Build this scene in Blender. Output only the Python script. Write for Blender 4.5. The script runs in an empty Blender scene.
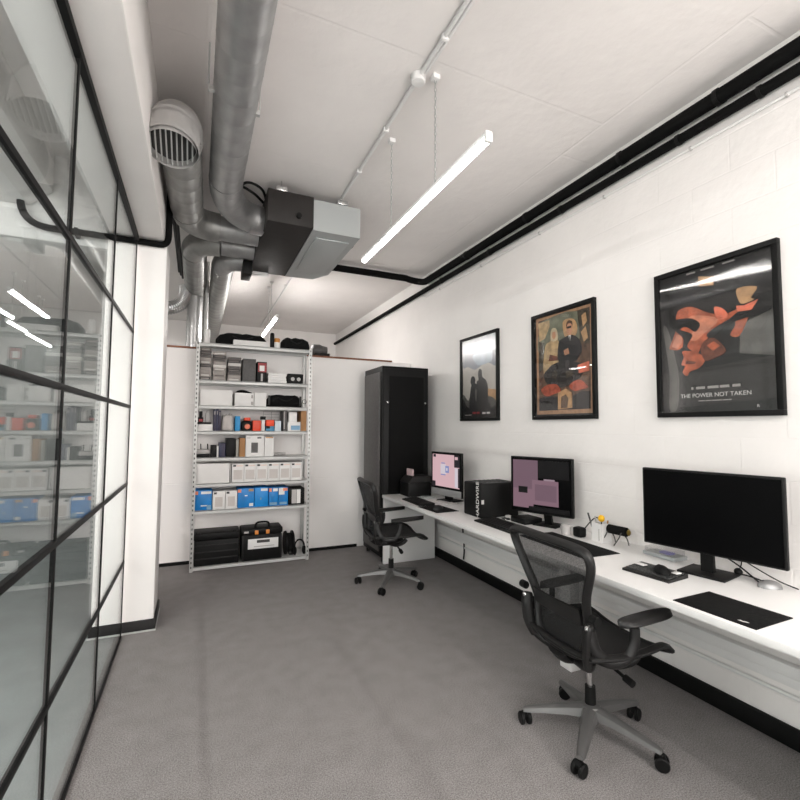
import bpy, bmesh, math, random
from mathutils import Vector, Matrix
random.seed(7)
S = bpy.context.scene
COL = S.collection
PI = math.pi

# ------------------------------------------------------------------ camera
def rot_axis(a, ax):
    return Matrix.Rotation(a, 3, ax)
YAW, PITCH, ROLL, FPX, EYE = 0.417952695, 0.0594524497, -0.00645006562, 457.564, 1.55
cd = bpy.data.cameras.new('camera'); cam = bpy.data.objects.new('camera', cd); COL.objects.link(cam)
cd.sensor_width = 36.0; cd.lens = 36.0 * FPX / 800.0; cd.clip_start = 0.05; cd.clip_end = 100
c, s = math.cos(ROLL), math.sin(ROLL); R1 = Matrix(((c, 0, s), (0, 1, 0), (-s, 0, c)))
c, s = math.cos(PITCH), math.sin(PITCH); R2 = Matrix(((1, 0, 0), (0, c, -s), (0, s, c)))
c, s = math.cos(YAW), math.sin(YAW); R3 = Matrix(((c, s, 0), (-s, c, 0), (0, 0, 1)))
RR = R3 @ R2 @ R1
right, fwd, up = RR @ Vector((1, 0, 0)), RR @ Vector((0, 1, 0)), RR @ Vector((0, 0, 1))
cam.matrix_world = Matrix((
    (right.x, up.x, -fwd.x, 0), (right.y, up.y, -fwd.y, 0), (right.z, up.z, -fwd.z, EYE), (0, 0, 0, 1)))
S.camera = cam

# ------------------------------------------------------------------ world, lights, exposure
w = bpy.data.worlds.new('world'); S.world = w; w.use_nodes = True
w.node_tree.nodes['Background'].inputs[0].default_value = (0.9, 0.95, 1, 1)
S.view_settings.view_transform = 'Standard'
S.view_settings.look = 'None'
S.view_settings.gamma = 1.0
S.view_settings.exposure = -0.02
S.view_settings.use_curve_mapping = False
# relative outputs: desk aisle strip, far strip, far and added near strips of the next room, added strip behind the camera
L_AISLE, L_FAR, L_NEXT, L_NEAR, L_REAR = 24.0, 170.0, 22.0, 260.0, 190.0
W_ROOM, W_NEXT, W_WORLD = 135.0, 190.0, 0.15
BY = -2.60      # inner face of the window wall behind the camera
w.node_tree.nodes['Background'].inputs[1].default_value = W_WORLD
def area(name, loc, rot, sx, sy, energy, col=(1, 1, 1)):
    l = bpy.data.lights.new(name, 'AREA'); l.shape = 'RECTANGLE'; l.size = sx; l.size_y = sy
    l.energy = energy; l.color = col
    o = bpy.data.objects.new(name, l); COL.objects.link(o); o.location = loc; o.rotation_euler = rot
    return o
# daylight from unseen windows, placed for light balance behind the camera and next door
area('daylight', (1.80, BY + 0.01, 2.05), (PI / 2, 0, 0), 1.7, 1.7, W_ROOM, (1.0, 0.965, 0.935))
area('daylight', (-2.9, BY + 0.01, 1.95), (PI / 2, 0, 0), 3.4, 1.8, W_NEXT, (1.0, 0.98, 0.96))

# ------------------------------------------------------------------ materials
def lin(v):
    v /= 255.0
    return v / 12.92 if v <= 0.04045 else ((v + 0.055) / 1.055) ** 2.4
def rgb(r, g, b):
    return (lin(r), lin(g), lin(b), 1)
MATS = {}
def mat(name, col, rough=0.5, metal=0.0, noise=0.0, nscale=30.0, bump=0.0, bscale=60.0, spec=0.5, coat=0.0):
    if name in MATS:
        return MATS[name]
    m = bpy.data.materials.new(name); m.use_nodes = True
    nt = m.node_tree; b = nt.nodes['Principled BSDF']
    b.inputs['Base Color'].default_value = col
    b.inputs['Roughness'].default_value = rough
    b.inputs['Metallic'].default_value = metal
    b.inputs['Specular IOR Level'].default_value = spec
    b.inputs['Coat Weight'].default_value = coat
    if noise or bump:
        tc = nt.nodes.new('ShaderNodeTexCoord')
    if noise:
        n = nt.nodes.new('ShaderNodeTexNoise'); n.inputs['Scale'].default_value = nscale; n.inputs['Detail'].default_value = 4
        nt.links.new(tc.outputs['Object'], n.inputs['Vector'])
        r = nt.nodes.new('ShaderNodeValToRGB')
        r.color_ramp.elements[0].position = 0.3; r.color_ramp.elements[1].position = 0.7
        r.color_ramp.elements[0].color = tuple(max(0, x * (1 - noise)) for x in col[:3]) + (1,)
        r.color_ramp.elements[1].color = tuple(min(1, x * (1 + noise)) for x in col[:3]) + (1,)
        nt.links.new(n.outputs['Fac'], r.inputs['Fac']); nt.links.new(r.outputs['Color'], b.inputs['Base Color'])
    if bump:
        n2 = nt.nodes.new('ShaderNodeTexNoise'); n2.inputs['Scale'].default_value = bscale; n2.inputs['Detail'].default_value = 5
        nt.links.new(tc.outputs['Object'], n2.inputs['Vector'])
        bp = nt.nodes.new('ShaderNodeBump'); bp.inputs['Strength'].default_value = bump; bp.inputs['Distance'].default_value = 0.01
        nt.links.new(n2.outputs['Fac'], bp.inputs['Height']); nt.links.new(bp.outputs['Normal'], b.inputs['Normal'])
    MATS[name] = m
    return m
def emit(name, col, strength):
    m = bpy.data.materials.new(name); m.use_nodes = True; nt = m.node_tree
    nt.nodes.remove(nt.nodes['Principled BSDF'])
    e = nt.nodes.new('ShaderNodeEmission'); e.inputs[0].default_value = col; e.inputs[1].default_value = strength
    nt.links.new(e.outputs[0], nt.nodes['Material Output'].inputs[0]); MATS[name] = m
    return m
def screen_mat(name, col, strength):
    m = bpy.data.materials.new(name); m.use_nodes = True; b = m.node_tree.nodes['Principled BSDF']
    b.inputs['Base Color'].default_value = (0.01, 0.01, 0.01, 1); b.inputs['Roughness'].default_value = 0.35; b.inputs['Specular IOR Level'].default_value = 0.06
    b.inputs['Emission Color'].default_value = col; b.inputs['Emission Strength'].default_value = strength
    MATS[name] = m
    return m
def see_through(name, tint, refl0, refl1, rough=0.0, wav=0.0, glosscol=(1, 1, 1, 1)):
    """clear sheet: tinted transparency plus a reflection that grows towards grazing angles"""
    m = bpy.data.materials.new(name); m.use_nodes = True; nt = m.node_tree
    nt.nodes.remove(nt.nodes['Principled BSDF'])
    t = nt.nodes.new('ShaderNodeBsdfTransparent'); t.inputs[0].default_value = tint
    g = nt.nodes.new('ShaderNodeBsdfGlossy'); g.inputs[0].default_value = glosscol; g.inputs['Roughness'].default_value = rough
    lw = nt.nodes.new('ShaderNodeLayerWeight'); lw.inputs['Blend'].default_value = 0.5
    p = nt.nodes.new('ShaderNodeMath'); p.operation = 'POWER'; p.inputs[1].default_value = 5
    k = nt.nodes.new('ShaderNodeMath'); k.operation = 'MULTIPLY_ADD'; k.inputs[1].default_value = refl1; k.inputs[2].default_value = refl0; k.use_clamp = True
    mx = nt.nodes.new('ShaderNodeMixShader')
    nt.links.new(lw.outputs['Facing'], p.inputs[0]); nt.links.new(p.outputs[0], k.inputs[0]); nt.links.new(k.outputs[0], mx.inputs[0])
    nt.links.new(t.outputs[0], mx.inputs[1]); nt.links.new(g.outputs[0], mx.inputs[2])
    if wav:
        tc = nt.nodes.new('ShaderNodeTexCoord'); mp = nt.nodes.new('ShaderNodeMapping'); mp.inputs['Scale'].default_value = (1, 0.55, 3.2)
        n = nt.nodes.new('ShaderNodeTexNoise'); n.inputs['Scale'].default_value = 2.2; n.inputs['Detail'].default_value = 0.6
        bp = nt.nodes.new('ShaderNodeBump'); bp.inputs['Strength'].default_value = wav; bp.inputs['Distance'].default_value = 0.02
        nt.links.new(tc.outputs['Object'], mp.inputs[0]); nt.links.new(mp.outputs[0], n.inputs['Vector'])
        nt.links.new(n.outputs['Fac'], bp.inputs['Height']); nt.links.new(bp.outputs['Normal'], g.inputs['Normal'])
    nt.links.new(mx.outputs[0], nt.nodes['Material Output'].inputs[0])
    MATS[name] = m
    return m

def carpet_mat():
    m = bpy.data.materials.new('carpet'); m.use_nodes = True; nt = m.node_tree; b = nt.nodes['Principled BSDF']
    b.inputs['Roughness'].default_value = 0.95; b.inputs['Specular IOR Level'].default_value = 0.1
    tc = nt.nodes.new('ShaderNodeTexCoord')
    n1 = nt.nodes.new('ShaderNodeTexNoise'); n1.inputs['Scale'].default_value = 170; n1.inputs['Detail'].default_value = 3
    n2 = nt.nodes.new('ShaderNodeTexNoise'); n2.inputs['Scale'].default_value = 9; n2.inputs['Detail'].default_value = 5
    nt.links.new(tc.outputs['Object'], n1.inputs['Vector']); nt.links.new(tc.outputs['Object'], n2.inputs['Vector'])
    r1 = nt.nodes.new('ShaderNodeValToRGB'); r1.color_ramp.elements[0].position = 0.3; r1.color_ramp.elements[1].position = 0.72
    r1.color_ramp.elements[0].color = (0.16, 0.149, 0.147, 1); r1.color_ramp.elements[1].color = (0.41, 0.385, 0.38, 1)
    nt.links.new(n1.outputs['Fac'], r1.inputs['Fac'])
    r2 = nt.nodes.new('ShaderNodeValToRGB'); r2.color_ramp.elements[0].color = (0.78, 0.78, 0.78, 1); r2.color_ramp.elements[1].color = (1.1, 1.1, 1.1, 1)
    nt.links.new(n2.outputs['Fac'], r2.inputs['Fac'])
    mx = nt.nodes.new('ShaderNodeMix'); mx.data_type = 'RGBA'; mx.blend_type = 'MULTIPLY'; mx.inputs[0].default_value = 1
    nt.links.new(r1.outputs[0], mx.inputs[6]); nt.links.new(r2.outputs[0], mx.inputs[7]); nt.links.new(mx.outputs[2], b.inputs['Base Color'])
    bp = nt.nodes.new('ShaderNodeBump'); bp.inputs['Strength'].default_value = 0.5; bp.inputs['Distance'].default_value = 0.006
    nt.links.new(n1.outputs['Fac'], bp.inputs['Height']); nt.links.new(bp.outputs['Normal'], b.inputs['Normal'])
    return m

def masonry(name, col, bw, bh, mortar, strength, swz, offset=0.5, nstr=0.35, nscale=14, tone=0.03):
    """painted surface with shallow joints; swz picks which object axes run along and across the courses"""
    m = bpy.data.materials.new(name); m.use_nodes = True; nt = m.node_tree; b = nt.nodes['Principled BSDF']
    b.inputs['Roughness'].default_value = 0.62; b.inputs['Specular IOR Level'].default_value = 0.35
    tc = nt.nodes.new('ShaderNodeTexCoord'); sp = nt.nodes.new('ShaderNodeSeparateXYZ'); cb = nt.nodes.new('ShaderNodeCombineXYZ')
    nt.links.new(tc.outputs['Object'], sp.inputs[0])
    nt.links.new(sp.outputs[swz[0]], cb.inputs[0]); nt.links.new(sp.outputs[swz[1]], cb.inputs[1])
    br = nt.nodes.new('ShaderNodeTexBrick'); br.inputs['Scale'].default_value = 1; br.offset = offset
    br.inputs['Brick Width'].default_value = bw; br.inputs['Row Height'].default_value = bh
    br.inputs['Mortar Size'].default_value = mortar; br.inputs['Mortar Smooth'].default_value = 0.6
    br.inputs['Color1'].default_value = (1, 1, 1, 1); br.inputs['Color2'].default_value = (0.93, 0.93, 0.93, 1); br.inputs['Mortar'].default_value = (0.4, 0.4, 0.4, 1)
    nt.links.new(cb.outputs[0], br.inputs['Vector'])
    n = nt.nodes.new('ShaderNodeTexNoise'); n.inputs['Scale'].default_value = nscale; n.inputs['Detail'].default_value = 6
    nt.links.new(tc.outputs['Object'], n.inputs['Vector'])
    b1 = nt.nodes.new('ShaderNodeBump'); b1.inputs['Strength'].default_value = strength; b1.inputs['Distance'].default_value = 0.01
    b2 = nt.nodes.new('ShaderNodeBump'); b2.inputs['Strength'].default_value = nstr; b2.inputs['Distance'].default_value = 0.012
    nt.links.new(br.outputs['Color'], b1.inputs['Height']); nt.links.new(n.outputs['Fac'], b2.inputs['Height'])
    nt.links.new(b1.outputs['Normal'], b2.inputs['Normal']); nt.links.new(b2.outputs['Normal'], b.inputs['Normal'])
    n3 = nt.nodes.new('ShaderNodeTexNoise'); n3.inputs['Scale'].default_value = 2.3; n3.inputs['Detail'].default_value = 6
    nt.links.new(tc.outputs['Object'], n3.inputs['Vector'])
    r = nt.nodes.new('ShaderNodeValToRGB'); r.color_ramp.elements[0].position = 0.3; r.color_ramp.elements[1].position = 0.7
    r.color_ramp.elements[0].color = tuple(x * (1 - tone) for x in col[:3]) + (1,); r.color_ramp.elements[1].color = tuple(min(1, x * (1 + tone)) for x in col[:3]) + (1,)
    nt.links.new(n3.outputs['Fac'], r.inputs['Fac']); nt.links.new(r.outputs[0], b.inputs['Base Color'])
    return m

def mesh_fabric(name, col, clear):
    m = bpy.data.materials.new(name); m.use_nodes = True; nt = m.node_tree
    b = nt.nodes['Principled BSDF']; b.inputs['Base Color'].default_value = col; b.inputs['Roughness'].default_value = 0.7
    t = nt.nodes.new('ShaderNodeBsdfTransparent'); mx = nt.nodes.new('ShaderNodeMixShader')
    tc = nt.nodes.new('ShaderNodeTexCoord')
    wv = nt.nodes.new('ShaderNodeTexNoise'); wv.inputs['Scale'].default_value = 260
    rp = nt.nodes.new('ShaderNodeMapRange'); rp.inputs[1].default_value = 0.3; rp.inputs[2].default_value = 0.7
    rp.inputs[3].default_value = 1 - clear - 0.1; rp.inputs[4].default_value = 1 - clear + 0.1
    nt.links.new(tc.outputs['Object'], wv.inputs['Vector']); nt.links.new(wv.outputs['Fac'], rp.inputs[0]); nt.links.new(rp.outputs[0], mx.inputs[0])
    nt.links.new(t.outputs[0], mx.inputs[1]); nt.links.new(b.outputs[0], mx.inputs[2])
    nt.links.new(mx.outputs[0], nt.nodes['Material Output'].inputs[0])
    return m

WHITEWALL = masonry('painted brick', (0.86, 0.828, 0.808, 1), 0.44, 0.215, 0.006, 0.22, ('Y', 'Z'))
CEIL = masonry('painted concrete ceiling', (0.83, 0.795, 0.775, 1), 1.25, 2.4, 0.012, 0.22, ('Y', 'X'), 0.3, 0.4, 9)
PLASTER = mat('white plaster', (0.87, 0.84, 0.82, 1), 0.6, noise=0.02, nscale=3, bump=0.12, bscale=14)
PARTITION = masonry('partition boards', (0.86, 0.828, 0.812, 1), 1.2, 0.9, 0.006, 0.3, ('X', 'Z'), 0.0, 0.06, 10, 0.015)
CARPET = carpet_mat()
NEXTFLOOR = mat('grey vinyl', (0.34, 0.37, 0.37, 1), 0.6, noise=0.1, nscale=4)
BLACKSKIRT = mat('black skirting', (0.005, 0.005, 0.005, 1), 0.6, spec=0.15)
STEEL = mat('black steel frame', (0.006, 0.006, 0.006, 1), 0.55, spec=0.12)
GALV = mat('galvanised duct', (0.36, 0.36, 0.36, 1), 0.46, 0.8, noise=0.12, nscale=9, bump=0.05, bscale=40)
GALVL = mat('pale painted duct', (0.46, 0.45, 0.44, 1), 0.5, 0.4, noise=0.06, nscale=9)
GALVD = mat('dull galvanised duct', (0.30, 0.30, 0.29, 1), 0.48, 0.75, noise=0.14, nscale=9)
FLEX = mat('foil flexible duct', (0.48, 0.48, 0.48, 1), 0.3, 0.9, bump=0.35, bscale=30)
UNITDARK = mat('dark insulation jacket', (0.022, 0.019, 0.018, 1), 0.6, spec=0.3, bump=0.2, bscale=20)
UNITGREY = mat('light grey sheet steel', (0.42, 0.44, 0.44, 1), 0.4, 0.2)
BLACK = mat('black plastic', (0.006, 0.006, 0.006, 1), 0.5, spec=0.18)
BLACKMATT = mat('black fabric', (0.007, 0.007, 0.007, 1), 0.9, spec=0.15, bump=0.3, bscale=90)
BLACKPIPE = mat('black pipe lagging', (0.004, 0.004, 0.004, 1), 0.8, spec=0.12, bump=0.2, bscale=50)
CHARCOAL = mat('charcoal nylon', (0.0105, 0.010, 0.010, 1), 0.45, spec=0.35)
BASEMET = mat('graphite aluminium', (0.14, 0.137, 0.135, 1), 0.38, 0.4)
CHROME = mat('chrome', (0.7, 0.7, 0.7, 1), 0.2, 1.0)
WHITE = mat('white laminate', (0.86, 0.85, 0.84, 1), 0.35)
WHITEP = mat('white plastic', (0.80, 0.79, 0.78, 1), 0.45)
PAPER = mat('white carton', (0.80, 0.785, 0.77, 1), 0.6, noise=0.02, nscale=12)
GREYCARD = mat('grey card', (0.5, 0.48, 0.47, 1), 0.7)
DARKGREY = mat('dark grey case', (0.075, 0.07, 0.068, 1), 0.5, noise=0.2, nscale=40)
SHELFM = mat('light grey shelf enamel', (0.62, 0.62, 0.61, 1), 0.4, 0.1)
ZINC = mat('zinc upright', (0.50, 0.50, 0.49, 1), 0.4, 0.5)
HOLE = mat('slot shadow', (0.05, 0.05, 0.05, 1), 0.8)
BLUE = mat('bright blue carton', rgb(0, 122, 196), 0.45, noise=0.15, nscale=10)
BLUE2 = mat('vivid blue carton', rgb(0, 136, 214), 0.45)
NAVY = mat('navy cover', rgb(38, 40, 70), 0.5)
PURPLE = mat('dark violet cover', rgb(48, 42, 66), 0.5)
ORANGE = mat('orange red plastic', rgb(220, 66, 30), 0.45)
PEACH = mat('peach label', rgb(235, 140, 105), 0.6)
KRAFT = mat('brown cardboard', rgb(165, 122, 82), 0.75, noise=0.08, nscale=20)
RED = mat('dull red', rgb(150, 42, 48), 0.5)
TEXTGREY = mat('grey print', rgb(170, 165, 162), 0.7)
TEXTDARK = mat('dark print', rgb(60, 58, 58), 0.7)
PHOTOBLUE = mat('pale blue print', rgb(120, 160, 190), 0.6)
WOOD = mat('brown timber edge', rgb(120, 72, 48), 0.6, noise=0.25, nscale=25)
YELLOW = mat('yellow foam', rgb(245, 190, 30), 0.6)
CLEARP = see_through('clear plastic', (0.9, 0.9, 0.9, 1), 0.08, 0.5)
GLASS = see_through('partition glass', (0.90, 0.93, 0.93, 1), 0.03, 0.80)
ACRYL = see_through('poster glazing', (0.97, 0.97, 0.97, 1), 0.035, 0.9, 0.02, 0.0)
ACRYLS = see_through('satin poster glazing', (0.97, 0.97, 0.97, 1), 0.04, 0.9, 0.22, 0.0)
ACRYLW = see_through('warped poster glazing', (0.97, 0.97, 0.97, 1), 0.045, 0.9, 0.07, 0.22)
def tube_mat(power):
    n = 'lit strip light %g' % power
    return MATS.get(n) or emit(n, (1.0, 0.965, 0.93, 1), power)
BACKMESH = mesh_fabric('chair back mesh', (0.008, 0.008, 0.008, 1), 0.20)
SEATMESH = mesh_fabric('chair seat mesh', (0.018, 0.018, 0.018, 1), 0.06)

# ------------------------------------------------------------------ mesh builder
class MB:
    def __init__(self):
        self.bm = bmesh.new(); self.mi = 0
    def _tag(self, faces):
        for f in faces:
            f.material_index = self.mi
    def box(self, x0, x1, y0, y1, z0, z1, bev=0.0, seg=2, M=None):
        bm2 = bmesh.new(); bmesh.ops.create_cube(bm2, size=1.0)
        bmesh.ops.scale(bm2, vec=(abs(x1 - x0), abs(y1 - y0), abs(z1 - z0)), verts=bm2.verts)
        if bev:
            bmesh.ops.bevel(bm2, geom=bm2.edges[:], offset=bev, segments=seg, affect='EDGES', profile=0.5)
        T = Matrix.Translation(((x0 + x1) / 2, (y0 + y1) / 2, (z0 + z1) / 2))
        if M is not None:
            T = M @ T
        bmesh.ops.transform(bm2, matrix=T, verts=bm2.verts)
        self.merge(bm2); return self
    def merge(self, bm2):
        vm = {}
        for v in bm2.verts:
            vm[v] = self.bm.verts.new(v.co)
        for f in bm2.faces:
            try:
                nf = self.bm.faces.new([vm[v] for v in f.verts]); nf.material_index = self.mi
            except ValueError:
                pass
        bm2.free()
    def tube(self, pts, r, n=10, closed=False, flat=(1, 1), cap=True, upv=None):
        pts = [Vector(p) for p in pts]; N = len(pts)
        rad = r if isinstance(r, (list, tuple)) else [r] * N
        rings = []; prev = None
        for i, p in enumerate(pts):
            a = pts[(i - 1) % N] if (i or closed) else pts[0]
            b = pts[(i + 1) % N] if (i < N - 1 or closed) else pts[-1]
            t = (b - a).normalized()
            if prev is None:
                ref = Vector(upv) if upv else (Vector((0, 0, 1)) if abs(t.z) < 0.9 else Vector((1, 0, 0)))
                u = (ref - t * ref.dot(t)).normalized()
            else:
                u = (prev - t * prev.dot(t)).normalized()
            prev = u; v = t.cross(u)
            rings.append([self.bm.verts.new(p + (u * math.cos(2 * PI * k / n) * flat[0] + v * math.sin(2 * PI * k / n) * flat[1]) * rad[i]) for k in range(n)])
        M = N if closed else N - 1
        for i in range(M):
            A, B = rings[i], rings[(i + 1) % N]
            for k in range(n):
                self._tag([self.bm.faces.new((A[k], A[(k + 1) % n], B[(k + 1) % n], B[k]))])
        if cap and not closed:
            self._tag([self.bm.faces.new(rings[0][::-1]), self.bm.faces.new(rings[-1])])
        return self
    def cyl(self, p0, p1, r0, r1=None, n=16, cap=True):
        return self.tube([p0, p1], [r0, r0 if r1 is None else r1], n, cap=cap)
    def lathe(self, prof, ctr, n=20, axis='z'):
        ax = {'z': (Vector((1, 0, 0)), Vector((0, 1, 0)), Vector((0, 0, 1))), 'y': (Vector((1, 0, 0)), Vector((0, 0, 1)), Vector((0, 1, 0))), 'x': (Vector((0, 1, 0)), Vector((0, 0, 1)), Vector((1, 0, 0)))}[axis]
        ctr = Vector(ctr); rings = []
        for r, h in prof:
            rings.append([self.bm.verts.new(ctr + ax[0] * max(r, 1e-4) * math.cos(2 * PI * k / n) + ax[1] * max(r, 1e-4) * math.sin(2 * PI * k / n) + ax[2] * h) for k in range(n)])
        for A, B in zip(rings, rings[1:]):
            for k in range(n):
                self._tag([self.bm.faces.new((A[k], A[(k + 1) % n], B[(k + 1) % n], B[k]))])
        self._tag([self.bm.faces.new(rings[0][::-1]), self.bm.faces.new(rings[-1])])
        return self
    def prism(self, poly, d, plane='xy', lo=0.0):
        """poly in 2D, extruded by d along the third axis starting at lo"""
        def P(a, b, h):
            return {'xy': (a, b, h), 'xz': (a, h, b), 'yz': (h, a, b)}[plane]
        A = [self.bm.verts.new(P(a, b, lo)) for a, b in poly]; B = [self.bm.verts.new(P(a, b, lo + d)) for a, b in poly]
        n = len(poly)
        fs = [self.bm.faces.new(A[::-1]), self.bm.faces.new(B)]
        for i in range(n):
            fs.append(self.bm.faces.new((A[i], A[(i + 1) % n], B[(i + 1) % n], B[i])))
        self._tag(fs); return self
    def grid(self, rows, thick=0.0, close=False):
        """surface through rows of points; thick adds a back face"""
        V = [[self.bm.verts.new(Vector(p)) for p in r] for r in rows]; fs = []
        for A, B in zip(V, V[1:]):
            for k in range(len(A) - 1):
                fs.append(self.bm.faces.new((A[k], A[k + 1], B[k + 1], B[k])))
        self._tag(fs)
        if thick:
            bmesh.ops.recalc_face_normals(self.bm, faces=fs)
            r = bmesh.ops.solidify(self.bm, geom=fs, thickness=thick)
            self._tag([g for g in r['geom'] if isinstance(g, bmesh.types.BMFace)])
        return self
    def ball(self, ctr, r, sc=(1, 1, 1), n=14):
        bm2 = bmesh.new(); bmesh.ops.create_uvsphere(bm2, u_segments=n, v_segments=max(6, n // 2 + 1), radius=r)
        bmesh.ops.transform(bm2, matrix=Matrix.Translation(ctr) @ Matrix.Diagonal((*sc, 1)), verts=bm2.verts)
        self.merge(bm2); return self
    def mat(self, i):
        self.mi = i; return self
    def xf(self, M):
        bmesh.ops.transform(self.bm, matrix=M, verts=self.bm.verts); return self
    def build(self, name, mats, parent=None, smooth=38, origin=True):
        bm = self.bm
        bmesh.ops.recalc_face_normals(bm, faces=bm.faces)
        me = bpy.data.meshes.new(name); bm.to_mesh(me); bm.free()
        if not isinstance(mats, (list, tuple)):
            mats = [mats]
        for m in mats:
            me.materials.append(m)
        if smooth:
            me.polygons.foreach_set('use_smooth', [True] * len(me.polygons))
            me.set_sharp_from_angle(angle=math.radians(smooth))
        o = bpy.data.objects.new(name, me); COL.objects.link(o)
        if parent is not None:
            off = Vector((0, 0, 0)); q = parent
            while q is not None:
                off += q.location; q = q.parent
            me.transform(Matrix.Translation(-off)); o.parent = parent
        elif origin:
            xs = [v.co.x for v in me.vertices]; ys = [v.co.y for v in me.vertices]; zs = [v.co.z for v in me.vertices]
            c0 = Vector(((min(xs) + max(xs)) / 2, (min(ys) + max(ys)) / 2, min(zs)))
            me.transform(Matrix.Translation(-c0)); o.location = c0
        return o
def tag(o, label, cat, group=None):
    o['label'] = label; o['category'] = cat
    if group:
        o['group'] = group
    return o
def thing(name, label, cat, loc, group=None):
    o = bpy.data.objects.new(name, None); COL.objects.link(o); o.location = loc; o.empty_display_size = 0.1
    return tag(o, label, cat, group)
def struct(o):
    o['kind'] = 'structure'; return o
def copy_tree(o, parent=None):
    c2 = o.copy(); COL.objects.link(c2)
    if parent is not None:
        c2.parent = parent
    for ch in o.children:
        copy_tree(ch, c2)
    return c2
def catmull(P, k=6, closed=False):
    P = [Vector(p) for p in P]; out = []; n = len(P)
    rng = range(n) if closed else range(n - 1)
    for i in rng:
        if closed:
            p0, p1, p2, p3 = P[i - 1], P[i], P[(i + 1) % n], P[(i + 2) % n]
        else:
            p0, p1, p2, p3 = P[max(i - 1, 0)], P[i], P[i + 1], P[min(i + 2, n - 1)]
        for j in range(k):
            t = j / k
            out.append(0.5 * ((2 * p1) + (p2 - p0) * t + (2 * p0 - 5 * p1 + 4 * p2 - p3) * t * t + (3 * p1 - p0 - 3 * p2 + p3) * t ** 3))
    if not closed:
        out.append(P[-1])
    return out
def text_part(body, size, name, m, parent, M, extrude=0.0004, align='CENTER'):
    cu = bpy.data.curves.new('t', 'FONT'); cu.body = body; cu.size = size; cu.extrude = extrude; cu.align_x = align; cu.align_y = 'CENTER'
    ob = bpy.data.objects.new('t', cu); COL.objects.link(ob)
    dg = bpy.context.evaluated_depsgraph_get(); me = bpy.data.meshes.new_from_object(ob.evaluated_get(dg))
    bpy.data.objects.remove(ob); bpy.data.curves.remove(cu)
    me.name = name; me.materials.clear(); me.materials.append(m)
    off = Vector((0, 0, 0)); q = parent
    while q is not None:
        off += q.location; q = q.parent
    me.transform(Matrix.Translation(-off) @ M)
    o = bpy.data.objects.new(name, me); COL.objects.link(o); o.parent = parent
    return o

# ================================================================== SETTING
RW = 2.72; HC = 3.56; BACK = 5.76; GX = -0.461; DZ = 0.775
struct(MB().box(-0.5, RW + 0.2, BY - 0.15, 9.6, -0.1, 0).build('floor', CARPET, origin=False))
struct(MB().box(-5.2, -0.5, BY - 0.15, 9.6, -0.1, 0).build('floor_next_room', NEXTFLOOR, origin=False))
struct(MB().box(-5.2, RW + 0.2, BY - 0.15, 9.6, HC, HC + 0.15).build('ceiling', CEIL, origin=False))
struct(MB().box(RW, RW + 0.2, BY - 0.15, 9.6, 0, HC).build('wall_right', WHITEWALL, origin=False))
struct(MB().box(-5.2, RW + 0.2, 9.6, 9.75, 0, HC).build('wall_far', PLASTER, origin=False))
struct(MB().box(-5.35, -5.2, BY - 0.15, 9.6, 0, HC).build('wall_left', PLASTER, origin=False))
wb = MB()
for x0, x1, z0, z1 in ((-5.2, -4.7, 0, HC), (-1.1, 0.9, 0, HC), (2.65, RW + 0.2, 0, HC), (-4.7, -1.1, 0, 1.0), (-4.7, -1.1, 2.90, HC), (0.9, 2.65, 0, 1.15), (0.9, 2.65, 2.95, HC)):
    wb.box(x0, x1, BY - 0.15, BY, z0, z1)
struct(wb.build('wall_behind', PLASTER, origin=False))
for k, (x0, x1, zs) in enumerate(((-4.7, -1.1, 1.0), (0.9, 2.65, 1.15))):  # both windows are unseen, sized and placed for the light they let in
    wf = MB()
    for x in (x0, (x0 + x1) / 2, x1):
        wf.box(x - 0.03, x + 0.03, BY - 0.13, BY - 0.05, zs, 2.90)
    for z in (zs + 0.03, 2.87):
        wf.box(x0, x1, BY - 0.13, BY - 0.05, z - 0.03, z + 0.03)
    struct(wf.build('window_%d' % (k + 1), STEEL, origin=False))
struct(MB().box(-0.66, RW, BACK, BACK + 0.12, 0, 2.44).build('wall_back', PARTITION, origin=False))
struct(MB().box(-0.62, 2.43, BACK - 0.012, BACK + 0.135, 2.44, 2.462).build('trim_1', WOOD, origin=False))
struct(MB().box(-0.66, 1.95, BACK - 0.014, BACK, 0, 0.035).build('baseboard_back', BLACKSKIRT, origin=False))
struct(MB().box(RW - 0.03, RW, BY + 0.01, 9.6, 0, 0.10, 0.008).build('baseboard_right', BLACKSKIRT, origin=False))
# left: downstand beam over the glazing, the column that carries it, a cross beam over the next room
struct(MB().box(-0.66, -0.272, BY, 4.44, 3.0, HC, 0.012).build('wall_beam', PLASTER, origin=False))
struct(MB().box(-0.66, -0.255, 4.03, 4.44, 0, 3.0, 0.006).build('wall_column', PLASTER, origin=False))
struct(MB().box(-5.2, -0.66, 4.06, 4.44, 2.90, HC, 0.01).build('wall_cross_beam', PLASTER, origin=False))
struct(MB().prism([(-1.62, 3.14), (-1.16, 3.14), (-1.02, 3.27), (-1.02, HC), (-1.62, HC)], 3.6, 'xz', 0.45).build('trim_2', PLASTER, origin=False))
cs = MB().box(-0.67, -0.24, 4.016, 4.45, 0, 0.085, 0.004)
struct(cs.build('baseboard_column', mat('charcoal skirting', (0.022, 0.021, 0.021, 1), 0.6, spec=0.2), origin=False))
struct(MB().box(-0.675, -0.235, 4.006, 4.455, 0, 0.012, 0.003).build('trim_3', ZINC, origin=False))
struct(MB().box(-5.2, -0.68, 9.50, 9.58, 0, HC).build('wall_next_dimmed', mat('grey dimming tone', (0.40, 0.41, 0.40, 1), 0.7, noise=0.15, nscale=2), origin=False))  # grey sheet added before the far wall, its tone stands in for dimness

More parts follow.
